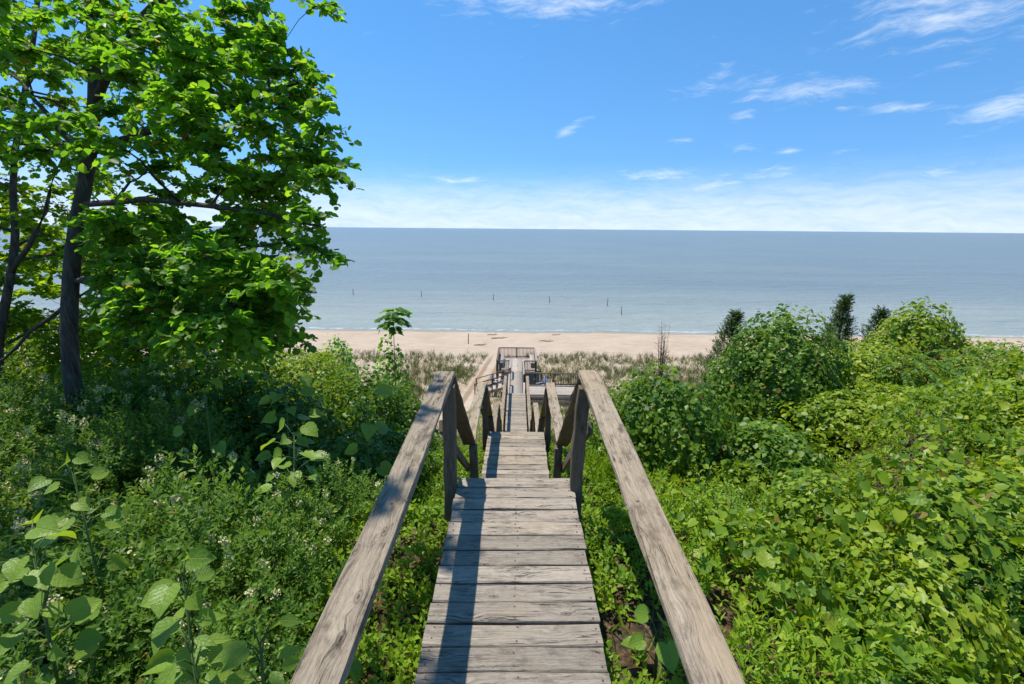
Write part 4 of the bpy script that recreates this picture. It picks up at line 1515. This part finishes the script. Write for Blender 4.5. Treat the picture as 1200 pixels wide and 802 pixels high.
# the part of the crown above the picture that shades the shrubs and dapples the rail
cl += clumps_ell((-5.7, 4.6, CAMZ + 5.4), (3.2, 3.2, 2.6), 18, .35, .55, SUNNY)
cl += clumps_ell((-3.75, 3.2, CAMZ + 8.0), (.5, 1.5, .5), 5, .18, .26)
cl += clumps_ell((-2.58, 2.9, CAMZ + 5.0), (.22, 1.9, .6), 9, .15, .22)
limbs = [([P(108, 178, tz), P(200, 146, 6.0), P(300, 112, 5.5), P(350, 98, 5.1)], (.055, .012)),
         ([P(88, 330, tz), P(135, 327, 6.2), P(230, 300, 5.6), P(330, 285, 4.9)], (.045, .010)),
         ([P(112, 120, tz), P(160, 30, 5.9), P(240, -60, 5.4), P(330, -160, 5.0)], (.06, .015)),
         ([P(105, 195, tz), P(60, 140, 6.6), P(20, 90, 6.9), P(-40, 40, 7.1)], (.045, .012)),
         ([P(96, 240, tz), P(200, 235, 5.6), P(300, 250, 5.0), P(375, 265, 4.6)], (.045, .010)),
         ([P(84, 350, tz), P(45, 385, 6.6), P(0, 425, 6.8), P(-50, 440, 7.0)], (.03, .012))]
tree('broadleaf_tree', 'large leafy tree with dark trunk leaning over the flowering shrubs', trunk, [.125, .10, .095, .09, .082, .074, .066, .056, .045, .03], cl, .09, M_TREE, 230, limbs)

# second, thinner tree at the edge
t2 = [P(-6, 430, 7.4), P(2, 380, 7.4), P(14, 320, 7.4), P(20, 270, 7.4), P(14, 230, 7.4), P(20, 150, 7.5), P(40, 60, 7.6), P(50, -60, 7.7), P(40, -200, 7.8)]
t2 = [np.array(gz(t2[0][0], t2[0][1], -.3))] + t2
cl = clumps_px([(-120, -40), (110, -40), (120, 120), (80, 260), (60, 330), (-120, 360)], 34, 6.9, 9.2, .34, .52)
cl += clumps_px([(-30, 150), (105, 180), (150, 300), (150, 395), (-30, 400)], 30, 7.6, 9.4, .34, .5)
cl += clumps_ell((-8.0, 7.0, CAMZ + 5.2), (2.2, 2.2, 2.2), 5, .45, .6)
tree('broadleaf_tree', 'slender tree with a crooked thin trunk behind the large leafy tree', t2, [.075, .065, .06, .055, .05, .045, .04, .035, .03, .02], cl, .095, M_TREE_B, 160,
     [([P(14, 320, 7.4), P(40, 280, 7.3), P(60, 220, 7.2), P(75, 165, 7.1)], (.04, .012))])
# trees further along the bluff, glowing behind the big trunk
for i, (px, zc, lab) in enumerate([(160, 11.0, 'sunlit tree filling the gap behind the large trunk'), (-50, 11.5, 'bright background tree at the bluff edge beyond the crooked trunk'), (268, 13.0, 'green tree low on the bluff in front of the lake')]):
    yb = 430
    b = P(px, yb, zc)
    gb = np.array(gz(b[0], b[1], -.3))
    top_h = CAMZ + [.5, 1.0, -.5][i] - gb[2]
    tpts = [gb, gb + [0, 0, 1.5], gb + [.1, 0, 3.0], gb + [.15, .1, 4.5]]
    tpts = [gb + (q - gb) * min(1, top_h / 4.5) for q in tpts]
    cl = clumps_ell(gb + np.array([0, 0, top_h * .62]), ([2.2, 2.3, 1.3, 1.7][i], 1.8 if i != 2 else 1.3, top_h * .46), [36, 40, 30][i], .45, .7)
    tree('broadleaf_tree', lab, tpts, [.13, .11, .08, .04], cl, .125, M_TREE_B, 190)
# shade tree behind the eye on the south side: its crown dapples the near boards
gb = np.array(gz(-4.4, -1.2, -.3))
cl = clumps_ell((-4.1, 1.4, CAMZ + 5.6), (1.4, 2.0, 1.3), 10, .35, .5, SUNNY)
tree('broadleaf_tree', 'shade tree spreading over the near end of the stairway', [gb, gb + [0, 0, 3], gb + [.4, .6, 6], gb + [1.0, 1.6, 8.2]], [.18, .15, .11, .04], cl, .086, M_TREE, 120)


# --- sprout sticking up in front of the beach, sumac fronds
def sprout(label, base, h, fronds, leaf=.10, mat=M_TREE, name='leafy_sprout', flen=.35, low=.55, tmpl=T_LANCE):
    root = thing(name, label, 'sapling', base)
    base = np.asarray(base, float)
    tip = base + np.array([.05, 0, h])
    st = [tube([base - [0, 0, .2], base + [.0, 0, h * .5], tip], [.018, .013, .006], 6)]
    Ps, Ts, Ns, Ss = [], [], [], []
    for k in range(fronds):
        f = 1 - low * (k / fronds)
        a = k * 2.4
        d = unit(np.array([math.cos(a), math.sin(a), .25]))
        s0 = base + (tip - base) * f
        m = 11
        t = np.linspace(.25, 1, m)
        ax = s0 + d * (t * flen)[:, None] + np.array([0, 0, -1]) * (.45 * flen * t * t)[:, None]
        st.append(tube(np.vstack([s0, ax[m // 2], ax[-1]]), [.004, .003, .002], 4))
        sd = unit(np.cross(d, [0, 0, 1.0]))
        for sg in (1, -1):
            Ps.append(ax); Ts.append(unit(sd * sg + d * .35 + np.array([0, 0, -.35]) + rng.normal(size=(m, 3)) * .1))
            Ns.append(unit(np.array([0, 0, 1.0]) + d * .2 + rng.normal(size=(m, 3)) * .15)); Ss.append(leaf * rng.uniform(.8, 1.15, m))
    V, F = leaves(tmpl, np.concatenate(Ps), np.concatenate(Ts), np.concatenate(Ns), np.concatenate(Ss))
    link('foliage', mesh_np('foliage', V - base, F, mat), root, base, kind='stuff')
    V, F = merge(st)
    link('stem', mesh_np('stem', V - base, F, M_TWIG), root, base)
    return root


g, h = at_top(458, 362, 10.5)
sprout('thin sprout with a flat umbrella of leaves standing up before the beach sand', g, h, 11, .17, M_TREE, flen=.36, low=.10, tmpl=T_OVATE)
for px, py, zc, lab in [(1092, 418, 9.0, 'sumac fronds of long paired leaflets fanning over the vines'), (1128, 410, 9.6, 'second sumac with arching ferny fronds beside the vine peak'),
                        (1060, 416, 9.2, 'small sumac with a flat crown of fronds at the foot of the vine peak'), (1196, 402, 11.5, 'sumac tuft alone against the beach at the bluff edge'),
                        (1155, 418, 9.0, 'low sumac spreading over the wide vine hummock')]:
    g, h = at_top(px, py, zc)
    sprout(lab, g, h, 16, .11, M_VINE_D, 'sumac', .6)


# --- cedars
def cedar(label, base, h, r, lean=0.0):
    root = thing('cedar_tree', label, 'tree', base)
    base = np.asarray(base, float)
    link('trunk', mesh_np('trunk', *tube([(0, 0, -.3), (lean * .5, 0, h * .5), (lean, 0, h * .95)], [.07, .05, .012], 8), M_BARK), root, base)
    n = int(620 * r / .5 * h / 2.5)
    t = rng.random(n) ** .8
    a = rng.uniform(0, 6.28, n)
    lob = 1 + .75 * vnoise(a * 1.2, t * 7, 1.3, int(h * 10))
    rad = r * lob * np.clip(np.minimum((1 - t) * 1.9 + .06, .45 + 3 * t), 0, 1) * rng.uniform(.45, 1, n)
    out = np.stack([np.cos(a), np.sin(a), np.zeros(n)], -1)
    p = out * rad[:, None] + np.stack([lean * t, 0 * t, h * (.04 + .92 * t)], -1)
    d = unit(out * .9 + np.array([0, 0, .7]) + rng.normal(size=(n, 3)) * .4)
    (V, F), L = shoots(n, p - d * .1, d, .24, 5, .085, (T_LANCE[0] * np.array([.7, 1, 1]), T_LANCE[1]), 0, .45, .3)
    link('crown', mesh_np('crown', V, F, M_CEDAR), root, base, kind='stuff')
    return root


for px, py, zc, r, lean, lab in [(853, 362, 14.5, .62, .30, 'dark cedar leaning behind the domed vine bush in front of the beach'),
                                 (992, 342, 13.0, .55, .02, 'dark cedar tip rising between the vine-hung bushes against the lake'),
                                 (1026, 360, 12.6, .42, .2, 'small leaning cedar tip next to the bright vine peak')]:
    g, h = at_top(px, py, zc)
    cedar(lab, g, h, r, lean)


# --- bare shrub
def bare_shrub(label, base, h):
    root = thing('bare_shrub', label, 'shrub', base)
    st = []
    for k in range(26):
        a = rng.uniform(0, 6.28); s = rng.uniform(.05, .38)
        tip = np.array([math.cos(a) * s, math.sin(a) * s, h * rng.uniform(.6, 1)])
        m = tip * np.array([.35, .35, .5])
        st.append(tube([(0, 0, -.1), m, tip], [.018, .012, .004], 4))
        for j in range(5):
            q = m + (tip - m) * rng.uniform(.1, .95)
            e = q + unit(rng.normal(size=3) * [1, 1, .3] + [0, 0, 1.1]) * rng.uniform(.15, .4)
            st.append(tube([q, (q + e) / 2, e], [.006, .005, .003], 3))
    link('stems', mesh_np('stems', *merge(st), M_TWIG), root, base)


g, h = at_top(780, 374, 22.0)
bare_shrub('leafless grey-brown shrub standing against the beach sand', g, h)


# ------------------------------------------------------------------ dune grass (uncountable)
def dune_grass(label, n, mask, mat, blade=(.32, .62)):
    x = rng.uniform(-32, 40, n); y = rng.uniform(15, 55.5, n)
    k = mask(x, y) > rng.random(n)
    x, y = x[k], y[k]
    nb = 9
    X = np.repeat(x, nb) + rng.normal(size=len(x) * nb) * .09; Y = np.repeat(y, nb) + rng.normal(size=len(x) * nb) * .09
    m = len(X)
    T = unit(np.array([.12, -.05, 1]) + rng.normal(size=(m, 3)) * np.array([.38, .38, .1]))
    tv = T_BLADE[0] * np.array([.75, 1, 1.5])
    V, F = leaves((tv, T_BLADE[1]), np.stack([X, Y, ground(X, Y) - .03], -1), T, unit(rand_unit(m) * [1, 1, .2]), rng.uniform(*blade, m))
    link('dune_grass', mesh_np('dune_grass', V, F, mat), kind='stuff', label=label, category='grass')


def path_free(x, y):
    cx = (y - 30) * .10 - 3.7
    return smooth(.8, 1.3, np.abs(x - cx)) * (np.abs(x) > .8) * ~((np.abs(x) < 2.0) & (y > 36.5) & (y < 42)) * ~((x > .4) & (x < 5.4) & (y > 31) & (y < 34))


def mask_tan(x, y):
    p = smooth(-.35, .35, vnoise(x, y, .35, 51) + .4 * vnoise(x, y, 1.1, 52))
    return path_free(x, y) * (.35 + .65 * p) * (1 - smooth(43.5, 46.0, y + 1.5 * vnoise(x, y, .4, 6)))


def mask_green(x, y):
    strip = smooth(42.5, 44.0, y) * (1 - smooth(46.0, 47.2, y + vnoise(x, y, .4, 6)))
    p = smooth(.0, .5, vnoise(x, y, .3, 61) + .3 * vnoise(x, y, .9, 62) + .75 * smooth(1.5, 4, x) * (1 - smooth(40, 43, y)))
    return path_free(x, y) * np.maximum(p * (1 - smooth(41, 43.5, y)), strip * .55)


dune_grass('tan and green beach grass on the low dune beside the sandy track', 21000, mask_tan, M_DUNE)
dune_grass('dark green tufts of beach grass on the low dune by the decks', 24000, mask_green, M_DUNE_G, (.36, .75))

# ------------------------------------------------------------------ beach and lake details
M_PILE = simple('dark_wet_timber', (.17, .15, .14), .7)
M_DRIFT = simple('grey_driftwood', (.17, .13, .10), .9)
for i, (px, py, hgt) in enumerate([(414, 346, 1.35), (494, 348, 1.3), (578, 352, 1.4), (644, 355, 1.35), (711.5, 359, 1.6), (728, 369, 1.5)]):
    v = CAM_M.to_3x3() @ Vector(((px - 600) / F_PX, -(py - 401) / F_PX, -1))
    s = CAMZ / -v.z
    x, y = v.x * s, v.y * s
    V, F = tube([(0, 0, -1.5), (.02, 0, 0), (.05 * (-1) ** i, .03, hgt)], [.07, .07, .065], 10)
    lab = ('dark timber pile standing in the lake closest to the shoreline' if i == 5 else 'dark timber pile standing upright in the open lake water in the long row')
    thing('lake_pile', lab, 'pile', (x, y, 0), 'timber piles in the lake', None, mesh_np('lake_pile', V, F, M_PILE, True))


def on_ground(px, py):
    v = CAM_M.to_3x3() @ Vector(((px - 600) / F_PX, -(py - 401) / F_PX, -1))
    lo, hi = 20.0, 90.0
    for _ in range(50):
        m = (lo + hi) / 2
        p = Vector((0, 0, CAMZ)) + v * m
        if p.z > float(ground(p.x, p.y)):
            lo = m
        else:
            hi = m
    return p


for px, py, L, r, a, lab in [(585, 397, 2.0, .06, .05, 'weathered driftwood log lying nearest the dune grass left of the platform'), (577, 393, 1.4, .05, -.1, 'short driftwood stick on the open sand behind the platform'),
                             (640, 400.5, 1.8, .055, -.25, 'thin driftwood branch on the sand right of the platform'), (563, 405, 1.5, .055, .1, 'dark driftwood piece beside the sandy track'),
                             (652, 393, 1.2, .045, .0, 'small driftwood stick close to the shoreline')]:
    p = on_ground(px, py)
    d = np.array([math.cos(a), math.sin(a), 0]) * L / 2
    pts = [-d, -d * .3 + [0, .08, .03], d * .4 + [0, -.05, .05], d + [0, .1, .12]]
    br = tube([np.array(pts[2]), np.array(pts[2]) + [.2, .15, .25]], [r * .5, r * .2], 5)
    V, F = merge([tube(pts, [r, r * 1.1, r * .9, r * .5], 7), br])
    thing('driftwood', lab, 'driftwood', (p.x, p.y, p.z + r * .6), None, None, mesh_np('driftwood', V, F, M_DRIFT, True))
p = on_ground(549, 403)
V, F = tube([(0, 0, -.4), (0, 0, .6), (.03, 0, 1.25)], [.05, .05, .045], 8)
thing('marker_post', 'single thin wooden marker post stuck in the beach sand', 'post', p, None, None, mesh_np('marker_post', V, F, M_DRIFT, True))

# --- beach chairs standing in the grass beside the decks
M_WHITE = simple('white_painted_wood', (.50, .51, .53), .5)
M_BLUE = simple('blue_canvas', (.10, .15, .25), .8)


def beach_chair(label, loc, rz):
    root = thing('beach_chair', label, 'chair', loc, None)
    def bx(name, a, b, w, t, mat, up=(0, 0, 1)):
        V, F = box_between(a, b, w, t, up)
        link(name, mesh_np(name, V, F, mat), root, loc)
    bx('seat', (-.28, 0, .34), (.28, 0, .30), .52, .03, M_BLUE)
    bx('backrest', (.26, 0, .30), (.62, 0, .98), .52, .03, M_BLUE, (1, 0, .5))
    for s in (-1, 1):
        bx('leg', (-.26, s * .29, 0), (-.26, s * .29, .56), .05, .05, M_WHITE, (0, 1, 0))
        bx('leg', (.34, s * .29, 0), (.22, s * .29, .56), .05, .05, M_WHITE, (0, 1, 0))
        bx('armrest', (-.34, s * .29, .58), (.46, s * .29, .58), .11, .03, M_WHITE)
        bx('back_rail', (.30, s * .29, .30), (.66, s * .29, 1.02), .04, .04, M_WHITE, (1, 0, .5))
    root.rotation_euler = (0, 0, rz)
    return root


beach_chair('blue and white beach chair on the sand under the brown platform railing', gz(-1.55, 35.9), math.pi * .9)
beach_chair('blue and white beach chair behind the long deck balustrade', gz(1.95, 35.0), math.pi * .2)
